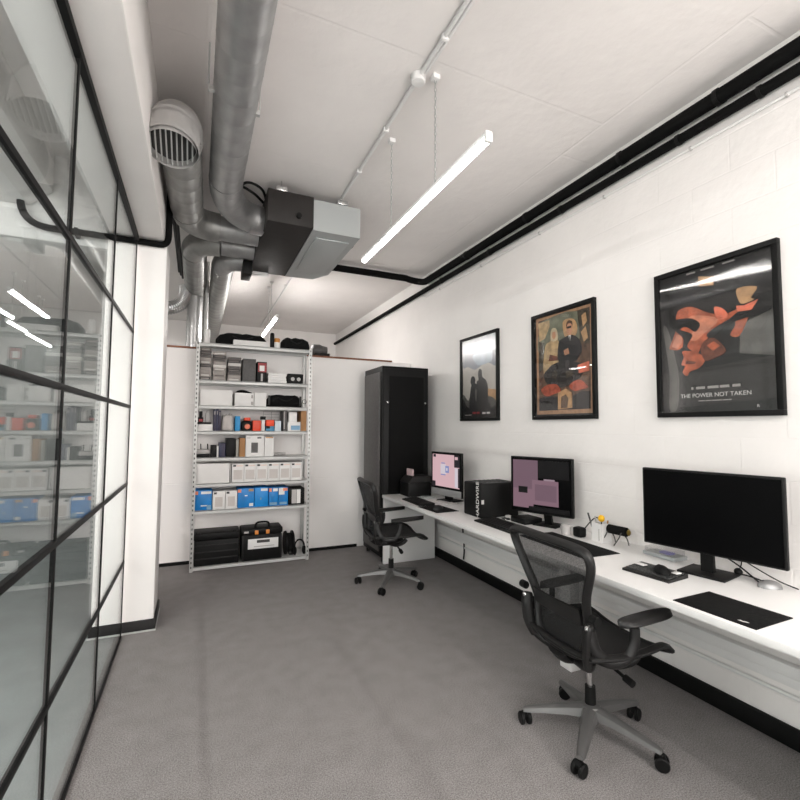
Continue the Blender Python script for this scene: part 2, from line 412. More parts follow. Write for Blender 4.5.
# glazed partition: black steel grid with a pane in each bay
win = bpy.data.objects.new('window_3', None); COL.objects.link(win); win.location = (GX, 1.0, 0); struct(win)
YP = [-2.60, -1.75, -0.80, 0.15, 1.10, 2.055, 3.01, 3.955]
ZP = [0.012, 0.545, 1.117, 1.69, 2.258, 2.985]
for y in YP:
    MB().box(GX - 0.007, GX + 0.007, y - 0.012, y + 0.012, 0, 2.998, 0.002).build('mullion', STEEL, win)
for i, z in enumerate(ZP):
    t = 0.016 if i == len(ZP) - 1 else 0.012
    if i == 0:
        MB().box(GX - 0.010, GX + 0.010, YP[0], YP[-1], 0, 0.020, 0.002).build('bottom_rail', STEEL, win)
    elif i == len(ZP) - 1:
        MB().box(GX - 0.018, GX + 0.018, YP[0], YP[-1], z - 0.022, 2.999, 0.003).build('top_rail', STEEL, win)
    else:
        MB().box(GX - 0.010, GX + 0.010, YP[0], YP[-1], z - t, z + t, 0.002).build('transom', STEEL, win)
for ya, yb in zip(YP, YP[1:]):
    for za, zb in zip(ZP, ZP[1:]):
        MB().box(GX - 0.004, GX + 0.004, ya, yb, za, zb).build('pane', GLASS, win, smooth=0)

# ================================================================== DUCTS AND CEILING SERVICES
def duct_path(P, k=10):
    return catmull(P, k)
def duct(path, r, mb, n=28, rib=0.16, ribr=1.008, cap=True):
    # resample evenly and add a raised seam at regular steps
    L = [0]
    for a, b in zip(path, path[1:]):
        L.append(L[-1] + (b - a).length)
    out, rad = [], []
    tot = L[-1]; steps = max(3, int(tot / rib)); ds = []
    for i in range(steps + 1):
        d0 = i * tot / steps
        for off, k in ((-0.008, 1.0), (-0.004, ribr), (0.004, ribr), (0.008, 1.0)):
            ds.append((d0 + off, k))
        if i < steps:
            for q in (0.33, 0.66):
                ds.append(((i + q) * tot / steps, 1.0))
    ds = [d for d in ds if 0 <= d[0] <= tot]
    j = 0
    for d, k in sorted(ds):
        while j < len(L) - 2 and L[j + 1] < d:
            j += 1
        t = (d - L[j]) / max(1e-6, L[j + 1] - L[j])
        out.append(path[j].lerp(path[j + 1], t)); rad.append(r * k)
    mb.tube(out, rad, n, cap=cap)
    return mb
def line(a, b, k=2):
    a, b = Vector(a), Vector(b)
    return [a.lerp(b, i / k) for i in range(k + 1)]
def arc(a, corner, b, k=10):
    a, c0, b = Vector(a), Vector(corner), Vector(b)
    return [(1 - t) ** 2 * a + 2 * t * (1 - t) * c0 + t * t * b for t in [i / k for i in range(k + 1)]]

t = thing('duct', 'widest spiral duct running along the ceiling towards the camera, bending into the fan unit', 'duct', (0.14, 2.0, 3.22))
duct(line((0.14, BY, 3.34), (0.145, 3.45, 3.34)), 0.116, MB()).build('spiral_pipe', GALV, t)
duct(arc((0.145, 3.45, 3.34), (0.15, 3.93, 3.33), (0.40, 3.98, 3.31)), 0.118, MB(), rib=0.09).build('elbow', GALV, t)
MB().tube(line((0.36, 3.98, 3.31), (0.468, 4.0, 3.31)), 0.122, 28).build('collar', FLEX, t)
for y in (2.55, 1.2):
    for sx in (-1, 1):
        st = MB()
        st.cyl((0.14 + sx * 0.135, y + 0.05 * sx, 3.32), (0.14 + sx * 0.135, y + 0.05 * sx, HC), 0.005, n=6)
        st.box(0.14 + sx * 0.12 - 0.016, 0.14 + sx * 0.12 + 0.016, y + 0.05 * sx - 0.012, y + 0.05 * sx + 0.012, 3.30, 3.325)
        st.build('hanger', ZINC, t)

t = thing('duct', 'round duct ending in a downturned elbow with a barred grille beside the beam', 'duct', (-0.13, 3.4, 3.17))
duct(line((-0.145, 2.93, 3.30), (-0.12, 4.0, 3.30)), 0.122, MB()).build('spiral_pipe', GALVD, t)
duct(arc((-0.12, 4.0, 3.30), (-0.11, 4.27, 3.30), (0.14, 4.27, 3.30)), 0.124, MB(), rib=0.1).build('elbow', GALVD, t)
duct(line((0.12, 4.27, 3.30), (0.468, 4.27, 3.30)), 0.105, MB()).build('branch_pipe', GALV, t)
el = [Vector(p) for p in ((-0.148, 3.02, 3.30), (-0.150, 2.93, 3.295), (-0.156, 2.84, 3.262), (-0.163, 2.775, 3.20), (-0.168, 2.735, 3.10), (-0.170, 2.725, 3.07))]
m0 = MB(); m0.tube(el, [0.136, 0.138, 0.138, 0.138, 0.138, 0.138], 30, cap=False); m0.tube([el[1], el[1] + (el[2] - el[1]) * 0.12], 0.142, 30, cap=False); m0.tube([el[3], el[3] + (el[4] - el[3]) * 0.12], 0.142, 30, cap=False); m0.tube([el[-1], Vector(el[-1]) + Vector((0.002, 0.01, 0.05))], [0.126, 0.126], 28, cap=False)
e2 = m0.build('outlet_elbow', GALVL, t, smooth=20)
g = MB()
d = (Vector(el[-1]) - Vector(el[-2])).normalized(); ctr = Vector(el[-1]) - d * 0.012
ux = Vector((1, 0, 0)); uy = d.cross(ux).normalized()
for i in range(-4, 5):
    x = i * 0.026; hl = math.sqrt(max(0.0, 0.128 ** 2 - x * x))
    g.tube([ctr + ux * x - uy * hl, ctr + ux * x + uy * hl], 0.0045, 6)
g.build('grille', ZINC, e2)
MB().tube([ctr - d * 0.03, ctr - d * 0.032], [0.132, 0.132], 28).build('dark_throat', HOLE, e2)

t = thing('duct', 'middle round duct leaving the fan unit and turning over the partition', 'duct', (0.0, 5.5, 3.17))
duct(line((0.468, 4.62, 3.29), (0.16, 4.62, 3.29)), 0.105, MB()).build('branch_pipe', GALV, t)
duct(arc((0.16, 4.62, 3.29), (-0.07, 4.62, 3.29), (-0.07, 4.9, 3.28)), 0.118, MB(), rib=0.1).build('elbow', GALVD, t)
duct(line((-0.07, 4.9, 3.28), (-0.02, 9.4, 3.22)), 0.118, MB()).build('spiral_pipe', GALVD, t)
t = thing('duct', 'rearmost round duct from the fan unit running to the far wall', 'duct', (0.21, 6.5, 3.17))
duct(line((0.468, 4.93, 3.27), (0.40, 4.93, 3.27)), 0.10, MB()).build('branch_pipe', GALV, t)
duct(arc((0.40, 4.93, 3.27), (0.21, 4.93, 3.27), (0.21, 5.2, 3.27)), 0.115, MB(), rib=0.1).build('elbow', GALV, t)
duct(line((0.21, 5.2, 3.27), (0.21, 9.5, 3.2)), 0.115, MB()).build('spiral_pipe', GALVD, t)
fx = [(-0.62, 6.0, 2.92), (-0.40, 6.02, 2.93), (-0.24, 6.05, 3.0), (-0.17, 6.08, 3.12), (-0.16, 6.1, 3.25)]
p = catmull(fx, 14)
tag(MB().tube(p, [0.075 + (0.006 if i % 2 else 0) for i in range(len(p))], 18).build('flexible_duct', FLEX), 'shiny foil flexible duct curving behind the white column', 'duct')
p = line((-0.06, 6.1, 2.4), (-0.06, 6.1, 3.14), 36)
tag(MB().tube(p, [0.085 + (0.006 if i % 2 else 0) for i in range(len(p))], 18).build('flexible_duct', FLEX), 'short upright foil duct standing behind the partition top', 'duct')
tag(MB().cyl((0.07, 6.0, 0), (0.07, 6.0, HC), 0.022, n=12).build('vertical_pipe', ZINC), 'thin upright grey pipe between the ducts behind the shelf', 'pipe')

# fan coil unit
t = thing('ventilation_unit', 'boxy ceiling ventilation unit, half dark jacket half grey steel', 'ventilation unit', (0.86, 4.37, 3.20))
MB().box(0.47, 0.845, 3.70, 5.04, 3.20, 3.47, 0.006).build('insulated_section', UNITDARK, t)
gm = MB().prism([(0.845, 3.72), (1.26, 3.72), (1.26, 4.78), (1.14, 5.0), (0.845, 5.02)], 0.265, 'xy', 3.195)
gm.build('steel_casing', UNITGREY, t)
MB().box(0.90, 1.20, 3.85, 4.75, 3.183, 3.195, 0.004).build('access_panel', UNITGREY, t)
for (x, y) in ((1.255, 4.0), (1.255, 4.55)):
    MB().box(x, x + 0.03, y - 0.03, y + 0.03, 3.22, 3.26, 0.004).build('latch', BLACK, t)
MB().cyl((0.72, 3.70, 3.28), (0.72, 3.675, 3.28), 0.022, n=14).build('knob', BLACK, t)
for (x, y) in ((0.58, 3.73), (1.10, 3.75), (1.10, 4.9), (0.58, 4.9)):
    b = MB().cyl((x, y, 3.44), (x, y, HC), 0.006, n=8)
    b.box(x - 0.045, x + 0.045, y - 0.03, y + 0.02, 3.468, 3.505, 0.004)
    b.build('hanger_bracket', CHROME, t)
MB().box(0.38, 0.47, 4.75, 5.0, 3.08, 3.22, 0.008).build('control_box', BLACK, t)
MB().box(0.50, 0.66, 5.0, 5.07, 3.17, 3.20, 0.004).build('drain_tray', WHITEP, t)
lp = catmull([(0.47, 3.99, 3.475), (0.40, 3.93, 3.50), (0.33, 3.90, 3.52), (0.284, 3.866, 3.52), (0.30, 3.81, 3.52), (0.339, 3.785, 3.52), (0.40, 3.80, 3.515), (0.45, 3.84, 3.50), (0.482, 3.92, 3.478)], 6)
tag(MB().tube(lp, 0.011, 8).build('cable', BLACK), 'black cable looped above the duct collar beside the fan unit', 'cable')
cb = MB(); rnd = random.Random(3)
for k in range(3):
    pts = [(-0.235 + 0.02 * k, 3.3 + 0.5 * i, 3.35 - 0.05 * k + 0.02 * rnd.uniform(-1, 1)) for i in range(6)]
    cb.tube(catmull(pts, 4), 0.012, 8)
tag(cb.build('cable_bundle', BLACK), 'bundle of black cables slung along the beam behind the grille duct', 'cable')

# pipes on the right wall
t = thing('wall_pipe', 'thick upper black lagged pipe along the top of the right wall', 'pipe', (2.66, 2, 3.40))
MB().tube(line((2.655, BY, 3.435), (2.655, 5.20, 3.435), 12) + arc((2.655, 5.2, 3.435), (2.655, 5.36, 3.47), (2.5, 5.36, 3.49), 6) + line((2.45, 5.36, 3.50), (1.20, 5.36, 3.50), 4), 0.042, 14).build('lagged_pipe', BLACKPIPE, t)
for y in (-0.6, 0.7, 1.55, 2.2, 3.2, 4.2):
    MB().tube([(2.655, y - 0.012, 3.435), (2.655, y + 0.012, 3.435)], 0.048, 14).box(2.655, RW, y - 0.010, y + 0.010, 3.425, 3.445).build('pipe_clip', BLACK, t)
t = thing('wall_pipe', 'thinner lower black pipe on the right wall, running on past the partition', 'pipe', (2.68, 3, 3.30))
MB().tube(line((2.675, BY, 3.335), (2.675, 9.5, 3.335), 20), 0.029, 12).build('lagged_pipe', BLACKPIPE, t)
for y in (-0.4, 0.9, 1.35, 1.8, 2.8, 3.8, 4.8):
    MB().tube([(2.675, y - 0.010, 3.335), (2.675, y + 0.010, 3.335)], 0.034, 12).box(2.675, RW, y - 0.008, y + 0.008, 3.327, 3.343).build('pipe_clip', BLACK, t)
t = thing('wall_conduit', 'thin white conduit under the black pipes on the right wall', 'conduit', (2.71, 3, 3.25))
MB().tube(line((2.709, BY, 3.262), (2.709, 5.3, 3.262), 4) + [Vector((2.709, 5.38, 3.30)), Vector((2.709, 5.4, 3.42))], 0.009, 8).build('tube', WHITEP, t)
for y in (0.3, 1.25, 1.75, 2.4, 3.1, 4.0, 4.9):
    MB().box(2.699, RW, y - 0.007, y + 0.007, 3.250, 3.274, 0.003).build('saddle', GREYCARD, t)
t = thing('black_conduit', 'bent black conduit hooking around the white column head into the next room', 'conduit', (-0.6, 3.98, 2.95))
pp = [Vector((-0.245, 3.985, HC))] + line((-0.245, 3.985, 3.4), (-0.245, 3.985, 3.06), 2) + arc((-0.245, 3.985, 3.05), (-0.245, 3.985, 2.972), (-0.30, 3.985, 2.972), 6) + line((-0.4, 3.985, 2.972), (-0.98, 3.985, 2.972), 3) + arc((-1.0, 3.985, 2.972), (-1.19, 3.985, 2.972), (-1.19, 3.985, 3.17), 8) + [Vector((-1.19, 3.985, HC))]
MB().tube(pp, 0.024, 12).build('pipe', BLACKPIPE, t)
for x in (-0.85, -0.6):
    MB().box(x - 0.012, x + 0.012, 3.958, 4.03 if x > -0.66 else 4.06, 2.945, 2.999, 0.003).build('clip', BLACK, t)

# ceiling conduit
t = thing('ceiling_conduit', 'white conduit with a round junction box along the ceiling', 'conduit', (1.105, 3, 3.53))
MB().tube(line((1.09, BY, HC - 0.014), (1.12, 9.4, HC - 0.014), 6), 0.012, 8).build('tube', WHITEP, t)
MB().tube(line((1.125, BY, HC - 0.012), (1.125, 2.2, HC - 0.012), 4), 0.010, 8).build('tube', WHITEP, t)
MB().lathe([(0.036, 0), (0.042, 0.006), (0.042, 0.045)], (1.10, 2.25, HC - 0.045), 20).build('junction_box', WHITEP, t)
for y in (1.2, 1.95, 2.75, 3.3, 5.4, 6.5):
    MB().box(1.085, 1.125, y - 0.012, y + 0.012, HC - 0.032, HC, 0.004).build('saddle', WHITEP, t)

# strip lights
def strip(x, y0, y1, z, label, power, chain=True):
    t = thing('strip_light', label, 'light', (x, (y0 + y1) / 2, z), 'hanging strip lights')
    MB().box(x - 0.017, x + 0.017, y0 - 0.02, y1 + 0.02, z + 0.010, z + 0.034, 0.005).build('housing', WHITEP, t)
    MB().tube(line((x, y0, z), (x, y1, z), 4), 0.0185, 14).build('diffuser', tube_mat(power), t)
    for ye in (y0 - 0.025, y1):
        MB().box(x - 0.019, x + 0.019, ye, ye + 0.02, z - 0.019, z + 0.034, 0.005).build('end_cap', WHITEP, t)
    if chain:
        for yc in (y0 + 0.5, y1 - 0.55):
            m = MB(); zz = z + 0.034; k = 0
            while zz < HC - 0.03:
                a = Vector((0.006, 0, 0)) if k % 2 else Vector((0, 0.006, 0))
                cpt = Vector((x, yc, zz + 0.014))
                ring = [cpt + a * math.cos(q * PI / 3) + Vector((0, 0, 0.017)) * math.sin(q * PI / 3) for q in range(6)]
                m.tube(ring, 0.0024, 5, closed=True); zz += 0.026; k += 1
            m.build('chain', ZINC, t)
            MB().box(x - 0.022, x + 0.022, yc - 0.022, yc + 0.022, HC - 0.03, HC, 0.005).build('ceiling_hook', WHITEP, t)
    return t
strip(1.19, 1.71, 3.40, 2.88, 'nearest lit strip light hanging on chains above the desk aisle', L_AISLE)
strip(0.90, 5.95, 7.25, 2.95, 'far lit strip light hanging beyond the partition', L_FAR)
strip(1.30, -2.0, -0.35, 2.95, 'unseen strip light added behind the camera to light the room', L_REAR)  # unseen lamp added for overhead light that leaves the desk underside dark
strip(-2.13, 5.9, 7.1, 2.88, 'nearest strip light seen in the room beyond the glass', L_NEXT)
strip(-2.26, 7.35, 8.05, 2.88, 'middle strip light seen in the room beyond the glass', L_NEXT)
strip(-2.30, 8.2, 9.45, 2.88, 'farthest strip light seen in the room beyond the glass', L_NEXT)
strip(-2.9, 0.6, 2.3, 3.0, 'unseen strip light added to brighten the room beyond the glass', L_NEAR)  # unseen lamp added to brighten what shows through the upper panes

# ================================================================== RACK CABINET
t = thing('rack_cabinet', 'tall black server rack cabinet in the back corner', 'cabinet', (2.27, 5.24, 0))
MB().box(1.97, 2.575, 4.95, 5.55, 0.06, 2.27, 0.008).build('body', BLACK, t)
d0 = MB().box(1.985, 2.56, 4.935, 4.95, 0.10, 2.24, 0.006).build('front_door', BLACK, t)
MB().box(2.05, 2.50, 4.930, 4.935, 0.2, 2.15).build('door_panel', mat('smoked panel', (0.003, 0.003, 0.003, 1), 0.35, spec=0.1), d0)
for x in (2.03, 2.52):
    MB().cyl((x, 4.936, 1.84), (x, 4.922, 1.84), 0.012, n=12).build('lock', CHROME, d0)
MB().box(1.955, 1.97, 5.0, 5.52, 0.12, 2.2, 0.004).build('side_panel', DARKGREY, t)
for (x, y) in ((2.02, 5.0), (2.52, 5.0), (2.02, 5.5), (2.52, 5.5)):
    MB().cyl((x, y, 0), (x, y, 0.06), 0.022, n=12).build('foot', BLACK, t)

# ================================================================== DESK AND WALL BELOW
DX0 = 1.972
t = thing('desk', 'long white worktop desk built along the right wall', 'desk', (2.34, 2.2, 0))
MB().box(DX0, RW - 0.002, -2.3, 4.93, DZ - 0.034, DZ, 0.003).build('worktop', WHITE, t)
MB().box(1.985, 2.64, 4.895, 4.93, 0, DZ - 0.034, 0.002).build('end_panel', WHITE, t)
MB().box(2.225, 2.305, 2.30, 2.40, 0, DZ - 0.034, 0.003).build('leg', WHITE, t)
MB().box(1.985, 2.70, -0.40, -0.365, 0, DZ - 0.034, 0.002).build('end_panel', WHITE, t)  # unseen panel added behind the camera to block low light under the desk
MB().box(RW - 0.04, RW, -0.9, 4.89, DZ - 0.09, DZ - 0.034, 0.003).build('wall_batten', WHITEP, t)
t = thing('dado_trunking', 'white cable trunking along the wall under the desk', 'trunking', (2.70, 2, 0.33))
MB().box(RW - 0.05, RW, BY + 0.05, 4.9, 0.345, 0.405, 0.004).build('upper_channel', WHITEP, t)
MB().box(RW - 0.035, RW, BY + 0.05, 4.9, 0.295, 0.340, 0.004).build('lower_channel', WHITEP, t)
tag(MB().tube(line((RW - 0.012, BY, 0.245), (RW - 0.012, 4.9, 0.245), 4), 0.012, 8).build('low_conduit', WHITEP), 'thin white conduit low on the wall beneath the trunking', 'conduit')
tag(MB().tube(catmull([(RW - 0.02, 4.35, 0.70), (RW - 0.025, 4.36, 0.5), (RW - 0.018, 4.34, 0.25), (RW - 0.02, 4.35, 0.12)], 5), 0.008, 8).build('drop_cable', BLACK), 'dark cable dropping down the wall under the far end of the desk', 'cable')

# ================================================================== POSTERS
def poster(y0, y1, label, prints, texts, glazing, base):
    """y1 = far edge (left as seen), y0 = near edge. prints: list of (material, polygon in u,v)"""
    z0, z1 = 1.622, 2.536; fw = 0.030
    t = thing('framed_poster', label, 'poster', (RW, (y0 + y1) / 2, z0), 'framed film style posters on the right wall')
    f = MB()
    f.box(RW - 0.032, RW, y0, y1, z0, z0 + fw, 0.003).box(RW - 0.032, RW, y0, y1, z1 - fw, z1, 0.003)
    f.box(RW - 0.032, RW, y0, y0 + fw, z0 + fw, z1 - fw, 0.003).box(RW - 0.032, RW, y1 - fw, y1, z0 + fw, z1 - fw, 0.003)
    f.build('frame', BLACK, t)
    U = lambda u: y1 - u * (y1 - y0); V = lambda v: z0 + v * (z1 - z0)
    m = MB(); mats = [base]; m.box(RW - 0.010, RW - 0.002, y0 + 0.01, y1 - 0.01, z0 + 0.01, z1 - 0.01)
    for k, (mt, poly) in enumerate(prints):
        if mt not in mats:
            mats.append(mt)
        m.mat(mats.index(mt))
        if len(poly) > 5:
            poly = [(p.x, p.y) for p in catmull([Vector((a, b, 0)) for a, b in poly], 3, True)]
        poly = [(min(max(a, 0.035), 0.965), min(max(b, 0.03), 0.97)) for a, b in poly]
        d = 0.0003 * (k + 1)
        m.prism([(U(a), V(b)) for a, b in poly], -d, 'yz', RW - 0.010)
    o = m.build('print', mats, t, smooth=0)
    for body, u, v, size, mt in texts:
        M = Matrix.Translation((RW - 0.0185, U(u), V(v))) @ Matrix(((0, 0, -1, 0), (-1, 0, 0, 0), (0, 1, 0, 0), (0, 0, 0, 1)))
        text_part(body, size, 'lettering', mt, o, M)
    MB().box(RW - 0.024, RW - 0.0225, y0 + fw, y1 - fw, z0 + fw, z1 - fw).build('glazing', glazing, t, smooth=0)
    return t
def pm(name, r, g, b, noise=0.25, ns=14):
    return mat('print ' + name, rgb(r, g, b), 0.6, noise=noise, nscale=ns)
INK = pm('ink', 14, 13, 14, 0.3); INK2 = pm('dark grey', 48, 46, 45); GREYP = pm('slate', 92, 90, 86); WHT = mat('print white', rgb(225, 222, 220), 0.6)
SKIN = pm('burnt orange', 178, 92, 62, 0.45, 20); SKINH = pm('light orange', 206, 134, 106, 0.3, 20); TAN = pm('tan', 190, 150, 108, 0.2, 30); RUST = pm('rust', 110, 62, 46, 0.4, 30); SALM = pm('salmon', 222, 120, 92, 0.25, 30)
def dashes(mt, u0, u1, v, h, pattern):
    out = []; tot = sum(a + b for a, b in pattern); u = u0
    for a, b in pattern:
        w_ = (u1 - u0) * a / tot; out.append((mt, [(u, v - h), (u + w_, v - h), (u + w_, v + h), (u, v + h)])); u += (u1 - u0) * (a + b) / tot
    return out
poster(1.312, 2.004, 'largest looking framed poster, dark with an orange face in profile, above the blank monitor', [
    (INK2, [(0.05, 0.30), (0.95, 0.34), (0.95, 0.10), (0.05, 0.06)]),
    (GREYP, [(0.713, 0.551), (0.95, 0.608), (0.953, 0.339), (0.701, 0.378)]),
    (GREYP, [(0.06, 0.62), (0.11, 0.60), (0.16, 0.44), (0.20, 0.26), (0.175, 0.06), (0.10, 0.06), (0.11, 0.3)]),
    (SKIN, [(0.204, 0.717), (0.324, 0.73), (0.459, 0.669), (0.60, 0.63), (0.75, 0.66), (0.56, 0.56), (0.46, 0.50), (0.412, 0.472), (0.36, 0.40), (0.286, 0.44), (0.25, 0.472), (0.20, 0.455), (0.133, 0.464), (0.12, 0.484), (0.173, 0.57), (0.18, 0.62)]),
    (SKINH, [(0.299, 0.66), (0.42, 0.655), (0.55, 0.605), (0.44, 0.54), (0.36, 0.498), (0.30, 0.52), (0.35, 0.58)]),
    (SKINH, [(0.14, 0.485), (0.19, 0.56), (0.23, 0.55), (0.24, 0.50), (0.19, 0.465)]),
    (INK, [(0.09, 0.662), (0.204, 0.664), (0.33, 0.65), (0.40, 0.60), (0.357, 0.556), (0.30, 0.59), (0.252, 0.602), (0.179, 0.585)]),
    (INK, [(0.15, 0.61), (0.30, 0.56), (0.33, 0.53), (0.28, 0.47), (0.34, 0.42), (0.30, 0.40), (0.24, 0.44), (0.25, 0.52), (0.20, 0.57)]),
    (SKIN, [(0.238, 0.44), (0.332, 0.429), (0.433, 0.379), (0.388, 0.321), (0.30, 0.30), (0.273, 0.272), (0.235, 0.30), (0.26, 0.34), (0.225, 0.351), (0.25, 0.40)]),
    (RUST, [(0.27, 0.375), (0.36, 0.36), (0.34, 0.345), (0.26, 0.352)]),
    (RUST, [(0.401, 0.457), (0.49, 0.50), (0.56, 0.46), (0.60, 0.40), (0.52, 0.37), (0.43, 0.36)]),
    (SKIN, [(0.45, 0.455), (0.51, 0.475), (0.56, 0.44), (0.50, 0.415)]),
    (TAN, [(0.399, 0.914), (0.522, 0.888), (0.521, 0.832), (0.405, 0.848)]),
    (TAN, [(0.703, 0.771), (0.842, 0.755), (0.80, 0.70), (0.819, 0.683), (0.74, 0.67), (0.71, 0.70)]),
    (SALM, [(0.69, 0.668), (0.75, 0.66), (0.846, 0.678), (0.80, 0.624), (0.70, 0.63)]),
    (SKIN, [(0.685, 0.602), (0.777, 0.611), (0.76, 0.56), (0.703, 0.481), (0.64, 0.496), (0.68, 0.55)]),
    (SALM, [(0.523, 0.689), (0.57, 0.68), (0.61, 0.65), (0.626, 0.611), (0.56, 0.60), (0.53, 0.64)]),
    (INK, [(0.46, 0.53), (0.62, 0.59), (0.85, 0.63), (0.92, 0.60), (0.66, 0.57), (0.50, 0.50)]),
] + dashes(TEXTGREY, 0.31, 0.70, 0.187, 0.008, [(1, 2), (5, 2), (6, 1), (5, 2), (4, 0)]) + dashes(TEXTGREY, 0.37, 0.63, 0.103, 0.003, [(4, 1), (3, 1), (6, 1), (5, 0)]) + dashes(TEXTGREY, 0.30, 0.69, 0.95, 0.004, [(4, 3), (6, 4), (5, 0)]), [('THE POWER NOT TAKEN', 0.50, 0.137, 0.034, WHT), ('R', 0.826, 0.058, 0.022, WHT)], ACRYLW, INK)
BEIGE = pm('beige edge', 176, 136, 104, 0.2, 30); TEAL = pm('faded green', 116, 118, 100, 0.3, 14); BROWN = pm('umber', 98, 74, 58, 0.5, 26); SUIT = pm('black suit', 30, 29, 32); CREAM = pm('cream', 186, 158, 118, 0.3, 26); FACE = pm('face', 190, 138, 108, 0.2); HAIR = pm('hair', 84, 56, 40); BLOND = pm('blond', 196, 180, 150, 0.2); ENG = pm('engine black', 40, 36, 36, 0.6, 40); REDP = pm('brick red', 168, 78, 54, 0.4, 30); OLIVE = pm('olive', 70, 62, 50, 0.6, 40)
poster(2.497, 3.200, 'framed poster crowded with painted figures, a man in a dark suit at its centre', [
    (BEIGE, [(0.064, 0.966), (0.959, 0.958), (0.947, 0.049), (0.065, 0.049)]),
    (BROWN, [(0.10, 0.94), (0.92, 0.935), (0.915, 0.085), (0.105, 0.085)]),
    (TEAL, [(0.18, 0.93), (0.74, 0.93), (0.76, 0.66), (0.6, 0.6), (0.12, 0.60), (0.12, 0.86)]),
    (CREAM, [(0.10, 0.92), (0.3, 0.92), (0.3, 0.86), (0.22, 0.76), (0.12, 0.74)]),
    (OLIVE, [(0.74, 0.93), (0.91, 0.93), (0.91, 0.62), (0.78, 0.66)]),
    (TAN, [(0.80, 0.88), (0.86, 0.9), (0.88, 0.82), (0.82, 0.78)]), (TAN, [(0.79, 0.74), (0.86, 0.78), (0.89, 0.68), (0.83, 0.65)]),
    (OLIVE, [(0.11, 0.74), (0.20, 0.72), (0.22, 0.50), (0.11, 0.44)]),
    (CREAM, [(0.231, 0.692), (0.30, 0.718), (0.336, 0.74), (0.40, 0.74), (0.465, 0.68), (0.47, 0.60), (0.45, 0.50), (0.30, 0.46), (0.20, 0.42), (0.19, 0.55)]),
    (RUST, [(0.30, 0.60), (0.42, 0.57), (0.45, 0.53), (0.28, 0.54)]),
    (BLOND, [(0.32, 0.80), (0.35, 0.835), (0.40, 0.83), (0.43, 0.79), (0.43, 0.72), (0.33, 0.72)]),
    (FACE, [(0.35, 0.80), (0.40, 0.80), (0.405, 0.75), (0.375, 0.73), (0.345, 0.755)]),
    (TAN, [(0.52, 0.86), (0.60, 0.885), (0.70, 0.86), (0.74, 0.78), (0.70, 0.72), (0.56, 0.72)]),
    (SUIT, [(0.451, 0.685), (0.50, 0.715), (0.60, 0.735), (0.68, 0.73), (0.771, 0.674), (0.80, 0.58), (0.744, 0.53), (0.70, 0.50), (0.448, 0.517)]),
    (FACE, [(0.585, 0.835), (0.655, 0.835), (0.665, 0.78), (0.64, 0.735), (0.605, 0.74), (0.58, 0.78)]),
    (HAIR, [(0.575, 0.80), (0.58, 0.85), (0.62, 0.868), (0.665, 0.85), (0.67, 0.81), (0.65, 0.835), (0.60, 0.838)]),
    (SUIT, [(0.585, 0.815), (0.655, 0.815), (0.65, 0.797), (0.59, 0.797)]),
    (WHT, [(0.61, 0.735), (0.645, 0.735), (0.63, 0.66)]), (SUIT, [(0.622, 0.725), (0.635, 0.725), (0.635, 0.66), (0.622, 0.66)]),
    (FACE, [(0.53, 0.61), (0.60, 0.625), (0.62, 0.575), (0.55, 0.565)]),
    (ENG, [(0.20, 0.42), (0.28, 0.47), (0.36, 0.503), (0.55, 0.52), (0.70, 0.495), (0.80, 0.46), (0.80, 0.38), (0.714, 0.333), (0.56, 0.29), (0.43, 0.288), (0.25, 0.335)]),
    (OLIVE, [(0.34, 0.43), (0.40, 0.45), (0.43, 0.41), (0.40, 0.36), (0.34, 0.38)]), (OLIVE, [(0.56, 0.42), (0.66, 0.43), (0.68, 0.38), (0.57, 0.36)]),
    (SALM, [(0.74, 0.46), (0.90, 0.48), (0.90, 0.40), (0.76, 0.39)]),
    (REDP, [(0.15, 0.28), (0.26, 0.32), (0.416, 0.315), (0.472, 0.251), (0.36, 0.23), (0.239, 0.213)]),
    (REDP, [(0.609, 0.29), (0.70, 0.33), (0.79, 0.327), (0.883, 0.263), (0.78, 0.25), (0.687, 0.242)]),
    (ENG, [(0.115, 0.20), (0.25, 0.215), (0.414, 0.205), (0.427, 0.084), (0.113, 0.084)]),
    (ENG, [(0.66, 0.20), (0.80, 0.235), (0.90, 0.23), (0.90, 0.085), (0.658, 0.085)]),
    (TAN, [(0.44, 0.24), (0.56, 0.27), (0.64, 0.23), (0.65, 0.10), (0.43, 0.09)]), (BROWN, [(0.49, 0.20), (0.56, 0.22), (0.60, 0.18), (0.58, 0.10), (0.48, 0.10)]),
], [], ACRYL, INK)
SKYG = pm('grey sky', 132, 136, 144, 0.18, 6); SKYW = pm('pale haze', 196, 190, 182, 0.12, 5); SKYB = pm('blue haze', 160, 172, 186, 0.15, 8)
